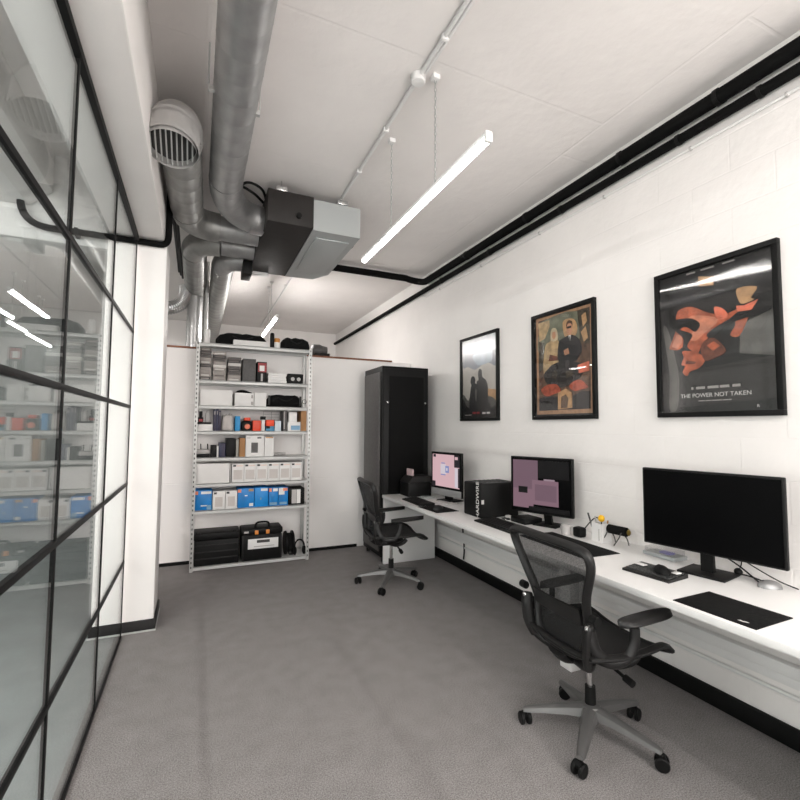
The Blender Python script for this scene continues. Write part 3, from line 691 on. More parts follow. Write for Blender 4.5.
poster(3.700, 4.405, 'framed grey poster of two dark standing silhouettes, nearest the rack', [
    (SKYW, [(0.05, 0.965), (0.95, 0.965), (0.95, 0.04), (0.05, 0.04)]),
    (SKYG, [(0.05, 0.965), (0.95, 0.965), (0.95, 0.61), (0.7, 0.66), (0.4, 0.60), (0.2, 0.65), (0.05, 0.66)]),
    (SKYB, [(0.35, 0.78), (0.80, 0.79), (0.84, 0.74), (0.805, 0.66), (0.5, 0.64), (0.387, 0.69)]),
    (TAN, [(0.72, 0.36), (0.93, 0.34), (0.93, 0.22), (0.74, 0.24)]),
    (GREYP, [(0.05, 0.32), (0.2, 0.24), (0.30, 0.30), (0.74, 0.28), (0.94, 0.20), (0.94, 0.05), (0.05, 0.05)]),
    (INK, [(0.05, 0.27), (0.14, 0.19), (0.27, 0.14), (0.5, 0.12), (0.80, 0.14), (0.94, 0.17), (0.94, 0.03), (0.05, 0.03)]),
    (SUIT, [(0.25, 0.111), (0.27, 0.36), (0.30, 0.42), (0.27, 0.46), (0.30, 0.52), (0.37, 0.52), (0.405, 0.48), (0.40, 0.44), (0.48, 0.41), (0.52, 0.30), (0.52, 0.106)]),
    (INK2, [(0.50, 0.106), (0.47, 0.30), (0.44, 0.45), (0.49, 0.47), (0.478, 0.55), (0.51, 0.595), (0.57, 0.58), (0.59, 0.50), (0.68, 0.46), (0.73, 0.38), (0.73, 0.25), (0.80, 0.106)]),
    *dashes(RED, 0.33, 0.52, 0.093, 0.012, [(5, 1), (4, 0)]), *dashes(WHT, 0.59, 0.78, 0.088, 0.011, [(3, 1), (3, 0)]), *dashes(TEXTGREY, 0.12, 0.30, 0.07, 0.005, [(4, 1), (5, 0)]),
    (GREYP, [(0.40, 0.38), (0.46, 0.36), (0.44, 0.22), (0.40, 0.25)]),
], [], ACRYLS, INK)

# ================================================================== SHELVING
SX0, SX1, SY0, SY1 = -0.025, 1.245, 5.405, 5.745
BT = [2.465, 2.055, 1.777, 1.497, 1.207, 0.927, 0.640, 0.050]
t = thing('shelving_unit', 'tall grey metal shelving unit against the back partition', 'shelf', (0.61, 5.57, 0))
for z in BT:
    b = MB().box(SX0 + 0.006, SX1 - 0.006, SY0 + 0.004, SY1 - 0.004, z - 0.008, z)
    b.box(SX0 + 0.006, SX1 - 0.006, SY0 + 0.004, SY0 + 0.012, z - 0.038, z, 0.002).box(SX0 + 0.006, SX1 - 0.006, SY1 - 0.012, SY1 - 0.004, z - 0.038, z, 0.002)
    b.build('shelf_board', SHELFM, t)
for sx, x in ((1, SX0), (-1, SX1)):
    for sy, y in ((1, SY0), (-1, SY1)):
        p = MB(); p.box(x, x + sx * 0.036, y, y + sy * 0.004, 0, 2.475); p.box(x, x + sx * 0.004, y, y + sy * 0.036, 0, 2.475)
        p.mat(1)
        if sy == 1:
            z = 0.04
            while z < 2.45:
                p.box(x + sx * 0.011, x + sx * 0.023, y - 0.0008, y + 0.001, z, z + 0.022); z += 0.05
        p.build('upright', [ZINC, HOLE], t)
MB().tube([(SX1 - 0.02, SY0 + 0.02, 2.42), (SX1 - 0.05, SY0 + 0.02, 2.38)], 0.006, 6).build('corner_brace', ZINC, t)

# ---- things on the shelves
def carton(name, label, cat, x0, x1, z, h, m, depth=0.24, patches=(), group=None, yf=None, bev=0.003, dz=0.0):
    yf = SY0 + 0.03 if yf is None else yf
    o = MB().box(x0, x1, yf, min(yf + depth, SY1 - 0.014), z + dz, z + dz + h, bev).build(name, m)
    tag(o, label, cat, group)
    for k_, (u0, u1, v0, v1, pmx, pname) in enumerate(patches):
        MB().box(x0 + u0 * (x1 - x0), x0 + u1 * (x1 - x0), yf - 0.0012 - 0.0005 * k_, yf + 0.001, z + dz + v0 * h, z + dz + v1 * h).build(pname, pmx, o, smooth=0)
    return o
# row 1 : stacks of tape cases
ords = ['bottom', 'second from bottom', 'third from bottom', 'fourth from bottom', 'fifth from bottom', 'sixth from bottom', 'seventh from bottom', 'eighth from bottom', 'ninth from bottom', 'topmost']
TAPE = [mat('smoky tape case', rgb(92, 84, 80), 0.45), mat('grey tape case', rgb(150, 143, 138), 0.45), mat('black tape case', rgb(44, 40, 40), 0.4), mat('pale tape case', rgb(200, 196, 192), 0.45)]
def tape_stack(x0, x1, z, total, n, which, seq, sp):
    h = total / n
    for i in range(n):
        o = carton('tape_case', '%s tape case of the %s stack under the unit top' % (ords[i] if i < n - 1 else 'topmost', which), 'case', x0 + (0.004 if i % 2 else 0), x1 - (0.004 if i % 3 == 0 else 0), z, h - 0.001, TAPE[seq[i % len(seq)]], 0.2, dz=i * h, group='stacked tape cases', bev=0.002,
                   patches=[(0.10, 0.86, 0.3, 0.72, TAPE[sp[i % len(sp)]], 'spine_label')])
tape_stack(0.016, 0.130, BT[1], 0.355, 10, 'left', [2, 1, 1, 1, 2, 1, 1, 0, 2, 0], [1, 3, 1, 1, 0, 3, 1, 2, 0, 1])
tape_stack(0.150, 0.284, BT[1], 0.318, 9, 'middle', [1, 1, 1, 1, 3, 1, 0, 2, 1], [1, 0, 1, 3, 3, 1, 2, 0, 3])
tape_stack(0.302, 0.444, BT[1], 0.272, 8, 'right', [1, 1, 0, 2, 0, 3, 2, 0], [3, 1, 2, 0, 2, 3, 0, 2])
carton('equipment_case', 'dark grey ribbed box right of the tape stacks on the upper shelf', 'box', 0.462, 0.604, BT[1], 0.262, DARKGREY)
carton('gift_box', 'small black box with a red and white picture, on the upper shelf', 'box', 0.618, 0.727, BT[1], 0.236, BLACK, patches=[(0.1, 0.95, 0.5, 0.95, RED, 'picture'), (0.25, 0.75, 0.55, 0.82, PAPER, 'picture_figure'), (0.4, 0.6, 0.05, 0.42, GREYCARD, 'picture_strip')])
for i in range(4):
    carton('paper_pad', '%s white pad in the low stack on the upper shelf' % ords[i].replace('fourth from bottom', 'topmost'), 'pad', 0.742 + 0.004 * (i % 2), 0.955 - 0.005 * (i % 3), BT[1], 0.028, PAPER, 0.22, dz=i * 0.0285, group='white pads', bev=0.002)
o = carton('radio', 'squat black box with two pale dials at the right of the upper shelf', 'box', 0.969, 1.150, BT[1], 0.118, BLACK)
for x in (1.025, 1.095):
    MB().cyl((x, SY0 + 0.031, BT[1] + 0.055), (x, SY0 + 0.024, BT[1] + 0.055), 0.022, n=16).build('dial', GREYCARD, o)
# row 2
carton('storage_box', 'wide low white box at the left of the third shelf from the top', 'box', 0.028, 0.360, BT[2], 0.171, PAPER, 0.27)
carton('storage_box', 'white box with two small grey tabs, under a black cap', 'box', 0.387, 0.590, BT[2], 0.150, PAPER, 0.26, patches=[(0.86, 0.96, 0.60, 0.85, TEXTGREY, 'tab'), (0.86, 0.96, 0.1, 0.35, TEXTGREY, 'tab')])
carton('storage_box', 'plain white upright box beside the black equipment bag', 'box', 0.597, 0.728, BT[2], 0.155, PAPER, 0.26)
cpm = MB().grid([[(0.40 + 0.17 * i / 8, 5.46 + 0.16 * j / 6, BT[2] + 0.152 + 0.058 * max(0, math.sin(PI * min(1, (i / 8) * 0.75 + 0.08))) * math.sin(PI * (0.15 + 0.7 * j / 6)) * (1 - 0.65 * i / 8)) for i in range(9)] for j in range(7)], 0.006)
tag(cpm.build('cap', BLACKMATT), 'black cloth cap lying on the tabbed white box', 'cap')
def soft_bag(name, label, cat, x0, x1, yf, d, z, h, m, seed, lump=0.02, strap=True):
    rnd = random.Random(seed); mb = MB(); rows = []
    NX, NR = 14, 16
    for i in range(NX + 1):
        u = i / NX; k = (1 - abs(2 * u - 1) ** 6) * 0.5 + 0.5
        hh = h * k * (1 - lump * 6 * rnd.random() * 0.5); rows.append([])
        for j in range(NR):
            a = 2 * PI * j / NR
            cy = math.copysign(abs(math.cos(a)) ** 0.5, math.cos(a)); cz = math.copysign(abs(math.sin(a)) ** 0.5, math.sin(a))
            rows[-1].append((x0 + u * (x1 - x0), yf + d / 2 + cy * d / 2 * k, z + max(0.0, hh / 2 + cz * hh / 2 + (rnd.uniform(-1, 1) * lump * h if cz > 0 else 0))))
    V = [[mb.bm.verts.new(p) for p in r] for r in rows]
    for A, B in zip(V, V[1:]):
        for j in range(NR):
            mb.bm.faces.new((A[j], A[(j + 1) % NR], B[(j + 1) % NR], B[j]))
    mb.bm.faces.new(V[0]); mb.bm.faces.new(V[-1][::-1])
    o = tag(mb.build(name, m, smooth=60), label, cat)
    if strap:
        MB().tube(catmull([(x0 + 0.3 * (x1 - x0), yf - 0.004, z + h * 0.7), ((x0 + x1) / 2, yf - 0.016, z + h * 0.45), (x0 + 0.7 * (x1 - x0), yf - 0.004, z + h * 0.7)], 5), 0.008, 6).build('strap', BLACK, o)
    return o
b = soft_bag('equipment_bag', 'long black soft equipment bag filling the right of the third shelf', 'bag', 0.738, 1.150, SY0 + 0.03, 0.26, BT[2], 0.150, BLACKMATT, 5)
for x in (0.76, 1.12):
    MB().box(x - 0.012, x + 0.012, SY0 + 0.026, SY0 + 0.036, BT[2] + 0.02, BT[2] + 0.13, 0.003).build('end_strap', CHARCOAL, b)
MB().tube([Vector((1.175, SY0 + 0.06, BT[2] + 0.07)) + Vector((math.cos(q) * 0.025, 0, math.sin(q) * 0.025)) for q in [k * PI / 6 for k in range(12)]], 0.004, 6, closed=True).build('carry_ring', BLACK, b)
# row 3
carton('storage_box', 'small white carton at the left of the fourth shelf, below black gear', 'box', 0.010, 0.165, BT[3], 0.073, PAPER, 0.22)
carton('gear_tray', 'flat black tray lying on the small white carton', 'tray', 0.008, 0.150, BT[3] + 0.073, 0.022, BLACK, 0.2)
g = tag(MB().box(0.016, 0.070, SY0 + 0.05, SY0 + 0.15, BT[3] + 0.096, BT[3] + 0.150, 0.008).box(0.024, 0.06, SY0 + 0.06, SY0 + 0.13, BT[3] + 0.150, BT[3] + 0.215, 0.008).build('camera_gear', BLACK), 'black camera gear with a red patch on the flat tray', 'camera')
MB().box(0.024, 0.062, SY0 + 0.047, SY0 + 0.052, BT[3] + 0.10, BT[3] + 0.128).build('red_patch', RED, g)
o = tag(MB().lathe([(0.028, 0), (0.030, 0.02), (0.026, 0.10), (0.012, 0.115), (0.010, 0.13)], (0.112, SY0 + 0.1, BT[3] + 0.0965), 14).build('spray_bottle', GREYCARD), 'pale bottle beside the camera gear on the flat tray', 'bottle')
for i, (a, b_, h, m) in enumerate(((0.170, 0.195, 0.236, PURPLE), (0.197, 0.222, 0.240, NAVY), (0.224, 0.248, 0.226, PURPLE))):
    carton('book', ['leftmost dark violet book on the fourth shelf', 'navy book between two violet books on the fourth shelf', 'rightmost dark violet book, touching the pale bag'][i], 'book', a, b_, BT[3], h, m, 0.2, group='dark books', patches=[(0.3, 0.7, 0.75, 0.92, TEXTGREY, 'spine_title')])
soft_bag('cloth_bag', 'crumpled pale grey cloth bag between dark books and blue box', 'bag', 0.256, 0.385, SY0 + 0.04, 0.18, BT[3], 0.205, mat('pale cloth', rgb(196, 190, 186), 0.9, noise=0.1, nscale=16, bump=0.4, bscale=25), 9, 0.05, False)
carton('small_box', 'narrow sky blue box on the fourth shelf', 'box', 0.398, 0.450, BT[3], 0.165, mat('sky blue card', rgb(28, 140, 200), 0.5), 0.16)
h = tag(MB().box(0.470, 0.578, SY0 + 0.05, SY0 + 0.19, BT[3], BT[3] + 0.115, 0.02).build('power_tool_case', BLACK), 'black and orange tool case on the fourth shelf', 'case')
MB().box(0.495, 0.565, SY0 + 0.06, SY0 + 0.17, BT[3] + 0.115, BT[3] + 0.152, 0.008).build('orange_lid', ORANGE, h)
MB().cyl((0.530, SY0 + 0.051, BT[3] + 0.05), (0.530, SY0 + 0.044, BT[3] + 0.05), 0.030, n=18).build('orange_disc', SALM, h)
carton('small_box', 'orange red box beside the black and orange tool case', 'box', 0.588, 0.676, BT[3], 0.120, ORANGE, 0.18)
a = tag(MB().box(0.684, 0.722, SY0 + 0.05, SY0 + 0.13, BT[3], BT[3] + 0.13, 0.004).build('toy_figure_box', PAPER), 'slim white box with a black top next to orange boxes', 'box')
MB().box(0.676, 0.73, SY0 + 0.048, SY0 + 0.132, BT[3] + 0.13, BT[3] + 0.168, 0.006).build('black_top', BLACK, a)
carton('small_box', 'blue and black flat box beneath the bright red one', 'box', 0.734, 0.826, BT[3], 0.056, mat('steel blue card', rgb(60, 130, 165), 0.5), 0.18, patches=[(0, 0.45, 0.5, 1.0, BLACK, 'dark_panel')])
carton('small_box', 'bright orange red box stacked on the flat blue one', 'box', 0.736, 0.822, BT[3], 0.070, mat('bright red card', rgb(238, 70, 22), 0.5), 0.17, dz=0.0565)
carton('small_box', 'pale blue grey carton right of the orange and blue stack', 'box', 0.832, 0.902, BT[3], 0.118, mat('icy card', rgb(205, 215, 222), 0.5), 0.18)
cr = MB()
for x in (0.735, 0.83, 0.925):
    cr.cyl((x, SY0 + 0.30, BT[3]), (x, SY0 + 0.30, BT[3] + 0.235), 0.003, n=6)
for k in range(7):
    cr.cyl((0.735, SY0 + 0.30, BT[3] + 0.03 + k * 0.034), (0.925, SY0 + 0.30, BT[3] + 0.03 + k * 0.034), 0.003, n=6)
tag(cr.build('wire_rack', GREYCARD), 'grey wire rack standing behind the red and pale cartons', 'rack')
carton('picture_frame', 'thin dark frame standing upright on the fourth shelf', 'frame', 0.925, 0.968, BT[3], 0.240, DARKGREY, 0.22, patches=[(0.15, 0.45, 0.1, 0.95, TEXTGREY, 'edge_label')])
carton('storage_box', 'white carton with a blue picture at the right end of the fourth shelf', 'box', 0.978, 1.128, BT[3], 0.108, PAPER, 0.2, patches=[(0.25, 0.95, 0.12, 0.6, PHOTOBLUE, 'picture')])
carton('storage_box', 'little white cube carton on top of the pictured carton', 'box', 0.990, 1.084, BT[3], 0.112, PAPER, 0.16, dz=0.1085)
carton('cardboard_sheet', 'brown cardboard box standing at the right end of the fourth shelf', 'box', 1.134, 1.198, BT[3], 0.238, KRAFT, 0.26)
# row 4
r = tag(MB().box(0.010, 0.146, SY0 + 0.04, SY0 + 0.18, BT[4], BT[4] + 0.040, 0.004).mat(1).box(0.014, 0.142, SY0 + 0.045, SY0 + 0.175, BT[4] + 0.040, BT[4] + 0.085, 0.008).build('router', [BLACK, GREYCARD]), 'wireless router with two short aerials at the left of the fifth shelf', 'router')
for x in (0.055, 0.125):
    MB().tube([(x, SY0 + 0.15, BT[4] + 0.08), (x - 0.004, SY0 + 0.152, BT[4] + 0.145)], 0.006, 8).build('aerial', BLACK, r)
carton('hard_drive_box', 'squat black box right of the router', 'box', 0.154, 0.212, BT[4], 0.130, BLACK, 0.2)
carton('booklet', 'thin white booklet left of the navy book on the fifth shelf', 'book', 0.215, 0.232, BT[4], 0.125, PAPER, 0.2)
carton('book', 'thick navy book on the fifth shelf', 'book', 0.236, 0.302, BT[4], 0.156, NAVY, 0.2, patches=[(0.55, 0.9, 0.05, 0.95, PURPLE, 'spine_band')])
carton('hard_drive_box', 'tall black box between navy book and brown board', 'box', 0.310, 0.402, BT[4], 0.208, BLACK, 0.22)
carton('folder', 'thin grey folder leaning by the brown cardboard', 'folder', 0.412, 0.442, BT[4], 0.196, mat('folder grey', rgb(150, 148, 140), 0.6), 0.22)
carton('cardboard_sheet', 'upright brown cardboard box on the fifth shelf', 'box', 0.450, 0.510, BT[4], 0.208, KRAFT, 0.24)
o = carton('product_box', 'white product box with a dark square picture on the fifth shelf', 'box', 0.516, 0.716, BT[4], 0.240, PAPER, 0.24, patches=[(0.30, 0.66, 0.18, 0.66, DARKGREY, 'picture'), (0.05, 0.25, 0.86, 0.90, TEXTGREY, 'printed_line'), (0.62, 0.84, 0.85, 0.92, TEXTDARK, 'printed_line')])
carton('product_box', 'plain off white product box beside the pictured one', 'box', 0.722, 0.826, BT[4], 0.226, PAPER, 0.24, patches=[(0.1, 0.9, 0.92, 0.99, TAN, 'beige_band')])
cl = MB(); rnd = random.Random(2)
for k in range(4):
    pts = [(0.84 + 0.14 * rnd.random(), SY0 + 0.06 + 0.1 * rnd.random(), BT[4] + 0.006 + 0.03 * rnd.random()) for _ in range(6)]
    cl.tube(catmull(pts, 5), 0.005, 6)
o = tag(cl.build('cable_coil', GREYCARD), 'loose heap of pale grey cable on the fifth shelf', 'cable')
# row 5
o = carton('storage_box', 'large plain white carton at the left of the sixth shelf', 'box', 0.012, 0.352, BT[5], 0.212, PAPER, 0.26)
carton('divider', 'grey bookend upright beside the white carton and the ring binders', 'bookend', 0.358, 0.368, BT[5], 0.215, GREYCARD, 0.2)
for k in range(6):
    x0 = 0.378 + k * 0.1295
    carton('document_box', ['first', 'second', 'third', 'fourth', 'fifth', 'sixth'][k] + ' from the left of the white document boxes on the sixth shelf', 'box', x0, x0 + 0.1265, BT[5], 0.205, PAPER, 0.25, group='white document boxes',
           patches=[(0.08, 0.32, 0.84, 0.94, TEXTDARK, 'dark_tab'), (0.12, 0.86, 0.15, 0.66, mat('faint print', rgb(205, 198, 194), 0.7), 'printed_text'), (0.36, 0.9, 0.85, 0.92, mat('faint peach', rgb(232, 214, 204), 0.7), 'printed_line')])
# row 6
def blue_box(label, x0, x1, h, m, patches):
    return carton('blue_box', label, 'box', x0, x1, BT[6], h, m, 0.24, group='blue cartons', patches=patches)
blue_box('leftmost blue carton on the shelf above the cases', 0.010, 0.180, 0.212, BLUE, [(0.0, 0.18, 0.80, 0.97, PEACH, 'orange_label'), (0.35, 0.95, 0.82, 0.95, WHITEP, 'white_label'), (0.35, 0.75, 0.2, 0.26, WHITEP, 'printed_line'), (0.70, 0.95, 0.03, 0.25, PHOTOBLUE, 'picture')])
for k, (a, b_) in enumerate(((0.188, 0.314), (0.319, 0.440))):
    carton('document_box', ['white document box right of the leftmost blue carton', 'white document box left of the wide blue carton'][k], 'box', a, b_, BT[6], 0.196, PAPER, 0.25, group='white document boxes', patches=[(0.08, 0.32, 0.84, 0.95, TEXTDARK, 'dark_tab'), (0.2, 0.8, 0.15, 0.68, mat('faint print', rgb(205, 198, 194), 0.7), 'printed_text')])
blue_box('wide blue carton with an orange corner label, mid shelf', 0.446, 0.622, 0.214, BLUE, [(0.0, 0.20, 0.80, 0.96, PEACH, 'orange_label'), (0.65, 0.95, 0.84, 0.97, TAN, 'beige_label'), (0.70, 0.94, 0.06, 0.22, WHITEP, 'white_label'), (0.42, 0.58, 0.60, 0.65, WHITEP, 'printed_line')])
blue_box('plain vivid blue carton with one white label', 0.627, 0.774, 0.216, BLUE2, [(0.45, 0.95, 0.82, 0.95, WHITEP, 'white_label'), (0.40, 0.50, 0.36, 0.48, PHOTOBLUE, 'emblem')])
for k, (a, b_) in enumerate(((0.782, 0.886), (0.893, 0.998))):
    blue_box(['small blue and white carton beside the vivid blue one', 'small blue and white carton left of the black box'][k], a, b_, 0.208, BLUE, [(0.0, 0.30 if k == 0 else 0.62, 0.78 if k == 0 else 0.60, 0.97, PEACH if k == 0 else WHITEP, 'label'), (0.45, 0.95, 0.80, 0.96, WHITEP if k == 0 else PEACH, 'label'), (0.1, 0.9, 0.06, 0.2, PHOTOBLUE, 'printed_band')])
carton('black_box', 'black box with a white label at the right of the blue cartons', 'box', 1.008, 1.190, BT[6], 0.190, BLACK, 0.24, patches=[(0.18, 0.48, 0.08, 0.92, GREYCARD, 'label'), (0.50, 0.74, 0.08, 0.92, PAPER, 'label')])
# row 7
t = thing('flight_case', 'plain black ribbed hard case on the bottom shelf', 'case', (0.25, 5.52, BT[7]))
MB().box(0.018, 0.474, SY0 + 0.012, SY0 + 0.30, BT[7], BT[7] + 0.27, 0.012).build('case_body', BLACK, t)
MB().box(0.010, 0.482, SY0 + 0.006, SY0 + 0.306, BT[7] + 0.272, BT[7] + 0.345, 0.012).build('case_lid', BLACK, t)
for z in (0.07, 0.14, 0.21):
    MB().box(0.03, 0.462, SY0 + 0.006, SY0 + 0.014, BT[7] + z, BT[7] + z + 0.012, 0.003).build('rib', CHARCOAL, t)
for x in (0.05, 0.42):
    MB().box(x - 0.02, x + 0.02, SY0 + 0.003, SY0 + 0.03, BT[7] + 0.335, BT[7] + 0.362, 0.004).build('lid_catch', BLACK, t)
t = thing('toolbox', 'black toolbox with orange latches and a white label on the bottom shelf', 'toolbox', (0.72, 5.52, BT[7]))
MB().box(0.502, 0.935, SY0 + 0.012, SY0 + 0.27, BT[7], BT[7] + 0.285, 0.012).build('tool_body', BLACK, t)
MB().box(0.494, 0.944, SY0 + 0.006, SY0 + 0.276, BT[7] + 0.287, BT[7] + 0.355, 0.016).build('tool_lid', BLACK, t)
MB().tube(catmull([(0.645, SY0 + 0.06, BT[7] + 0.35), (0.65, SY0 + 0.055, BT[7] + 0.395), (0.68, SY0 + 0.05, BT[7] + 0.415), (0.76, SY0 + 0.05, BT[7] + 0.415), (0.79, SY0 + 0.055, BT[7] + 0.395), (0.795, SY0 + 0.06, BT[7] + 0.35)], 5), 0.012, 8).build('handle', BLACK, t)
for x in (0.655, 0.775):
    MB().box(x - 0.02, x + 0.02, SY0 - 0.004, SY0 + 0.02, BT[7] + 0.29, BT[7] + 0.335, 0.006).build('latch', mat('orange latch', rgb(225, 140, 60), 0.4), t)
lb = MB().box(0.565, 0.895, SY0 + 0.008, SY0 + 0.014, BT[7] + 0.130, BT[7] + 0.240, 0.002).build('label_plate', WHITEP, t)
MB().box(0.66, 0.80, SY0 + 0.006, SY0 + 0.009, BT[7] + 0.195, BT[7] + 0.226).build('dark_bar', TEXTDARK, lb)
MB().box(0.63, 0.85, SY0 + 0.0065, SY0 + 0.009, BT[7] + 0.153, BT[7] + 0.160).build('printed_line', TEXTGREY, lb)
MB().box(0.52, 0.57, SY0 + 0.0, SY0 + 0.01, BT[7] + 0.31, BT[7] + 0.33, 0.002).build('badge', GREYCARD, t)
for x in (0.51, 0.928):
    MB().box(x - 0.008, x + 0.008, SY0 + 0.004, SY0 + 0.03, BT[7] + 0.01, BT[7] + 0.28, 0.003).build('corner_rib', CHARCOAL, t)
t = thing('cable_reel', 'black reel of cable standing at the right of the bottom shelf', 'reel', (1.06, 5.5, BT[7]))
MB().lathe([(0.13, 0), (0.135, 0.01), (0.135, 0.02), (0.06, 0.025), (0.06, 0.075), (0.135, 0.08), (0.135, 0.09), (0.13, 0.1)], (0.985, SY0 + 0.13, BT[7] + 0.14), 26, 'x').build('drum', BLACK, t)
MB().tube([Vector((0.985 + 0.03 + 0.05 * (i / 90), SY0 + 0.13, BT[7] + 0.14)) + Vector((0, math.cos(i * 0.42) * 0.10, math.sin(i * 0.42) * 0.10)) for i in range(91)], 0.010, 6).build('wound_cable', BLACKMATT, t)
MB().box(1.035, 1.085, SY0 + 0.09, SY0 + 0.17, BT[7], BT[7] + 0.05, 0.005).build('stand', CHARCOAL, t)
t = thing('headphones', 'black headphones resting at the right end of the bottom shelf', 'headphones', (1.15, 5.47, BT[7]))
MB().tube([Vector((1.15, SY0 + 0.07, BT[7] + 0.10)) + Vector((math.cos(q) * 0.055, 0.0, math.sin(q) * 0.075)) for q in [k * PI / 12 for k in range(13)]], 0.010, 8).build('headband', BLACK, t)
for x in (1.095, 1.205):
    MB().ball((x, SY0 + 0.07, BT[7] + 0.052), 0.05, (0.5, 0.9, 1.02)).build('ear_cup', BLACKMATT, t)
# on top of the unit and the partition
soft_bag('holdall', 'long black holdall lying on top of the shelving unit', 'bag', 0.175, 0.745, SY0 + 0.12, 0.20, BT[0], 0.165, BLACKMATT, 21)
carton('flat_box', 'flat white box in front of the holdall on the unit top', 'box', 0.355, 0.735, BT[0], 0.060, PAPER, 0.085, bev=0.003, yf=SY0 + 0.02)
t = thing('paint_pot', 'little white pot with an orange lid on the unit top', 'pot', (0.835, 5.47, BT[0]))
MB().lathe([(0.036, 0), (0.038, 0.01), (0.038, 0.07)], (0.84, SY0 + 0.07, BT[0]), 18).build('pot', PAPER, t)
MB().lathe([(0.034, 0), (0.034, 0.045), (0.028, 0.05)], (0.84, SY0 + 0.07, BT[0] + 0.07), 18).build('lid', mat('amber lid', rgb(196, 132, 62), 0.5), t)
tag(MB().lathe([(0.022, 0), (0.024, 0.004), (0.024, 0.16), (0.018, 0.175)], (0.782, SY0 + 0.05, BT[0]), 16).build('bottle', BLACK), 'slim black bottle standing between the holdall and the orange lidded pot', 'bottle')
soft_bag('shoulder_bag', 'slumped black shoulder bag at the right of the unit top', 'bag', 0.885, 1.235, SY0 + 0.04, 0.24, BT[0], 0.150, BLACKMATT, 33, 0.03)
tag(MB().lathe([(0.028, 0), (0.030, 0.01), (0.030, 0.15), (0.020, 0.16)], (0.082, SY0 + 0.07, BT[0]), 16).build('paper_roll', PAPER), 'white upright roll at the left of the unit top', 'roll')
t = thing('stage_lamp', 'dark grey lamp head lying on the partition top', 'lamp', (1.42, 5.83, 2.462))
MB().lathe([(0.055, 0), (0.07, 0.01), (0.075, 0.10), (0.06, 0.14), (0.05, 0.20)], (1.33, BACK + 0.06, 2.542), 20, 'x').build('lamp_body', DARKGREY, t)
MB().box(1.36, 1.56, BACK + 0.005, BACK + 0.125, 2.462, 2.50, 0.006).build('yoke', BLACK, t)
o = tag(MB().tube(catmull([(1.30, BACK + 0.05, 2.475), (1.27, BACK + 0.03, 2.50), (1.255, BACK + 0.06, 2.54), (1.28, BACK + 0.09, 2.51), (1.31, BACK + 0.07, 2.476)], 5), 0.011, 8).build('cable_coil', BLACK), 'short black cable coil between shoulder bag and lamp head', 'cable')

# ================================================================== DESK THINGS
def rotz(a, px, py, pz=0):
    return Matrix.Translation((px, py, pz)) @ Matrix.Rotation(a, 4, 'Z')
def keyboard(x, y, ang, w_, d_, label, m=None, keym=None):
    """long axis along local y, typist side towards -x"""
    m = m or BLACK; keym = keym or CHARCOAL
    t = thing('keyboard', label, 'keyboard', (x, y, DZ), 'desk keyboards')
    M = rotz(ang, x, y, DZ)
    k = MB().prism([(-d_ / 2, 0.0), (d_ / 2, 0.0), (d_ / 2, 0.022), (-d_ / 2, 0.012)], w_, 'xz', -w_ / 2); k.xf(M); k.build('case', m, t)
    nr, nc = 5, 15
    ks = MB()
    for r_ in range(nr):
        for c_ in range(nc):
            cx = -d_ / 2 + d_ * (0.10 + 0.8 * (r_ + 0.5) / nr); cy = -w_ / 2 + w_ * (0.03 + 0.94 * (c_ + 0.5) / nc)
            zz = 0.012 + 0.010 * (cx / d_ + 0.5)
            ks.box(cx - d_ * 0.066, cx + d_ * 0.066, cy - w_ * 0.026, cy + w_ * 0.026, zz - 0.002, zz + 0.006)
    ks.xf(M); o = ks.build('keys', keym, t, smooth=0)
    return t
def mouse_at(x, y, ang, label, z=None, m=None, shell=None):
    z = DZ if z is None else z
    t = thing('computer_mouse', label, 'mouse', (x, y, z)); M = rotz(ang, x, y, z)
    b = MB(); rows = []
    for i in range(11):
        u = i / 10; L = -0.055 + 0.11 * u; wd = 0.031 * (1 - abs(2 * u - 1) ** 3.0) ** 0.5 + 0.001; hh = 0.036 * (1 - abs(2 * (u * 0.9 + 0.0) - 0.95) ** 2.4) ** 0.7 + 0.001 if abs(2 * (u * 0.9) - 0.95) < 1 else 0.002
        rows.append([(L, wd * math.cos(q), max(0.0, hh * math.sin(q))) for q in [k * PI / 8 for k in range(9)]])
    b.grid(rows); 
    b.bm.faces.new([b.bm.verts.new((r_[0][0], r_[0][1], 0)) for r_ in rows] + [b.bm.verts.new((r_[-1][0], r_[-1][1], 0)) for r_ in rows[::-1]])
    b.xf(M); b.build('shell', shell or BLACK, t)
    w_ = MB().cyl((0.028, -0.004, 0.026), (0.028, 0.004, 0.026), 0.009, n=12); w_.xf(M); w_.build('scroll_wheel', m or CHARCOAL, t)
    return t
def mat_pad(x, y, ang, lx, ly, label):
    b = MB().box(-lx / 2, lx / 2, -ly / 2, ly / 2, 0, 0.004, 0.0015); b.xf(rotz(ang, x, y, DZ))
    return tag(b.build('mouse_pad', BLACKMATT), label, 'mouse mat', 'black mouse mats')
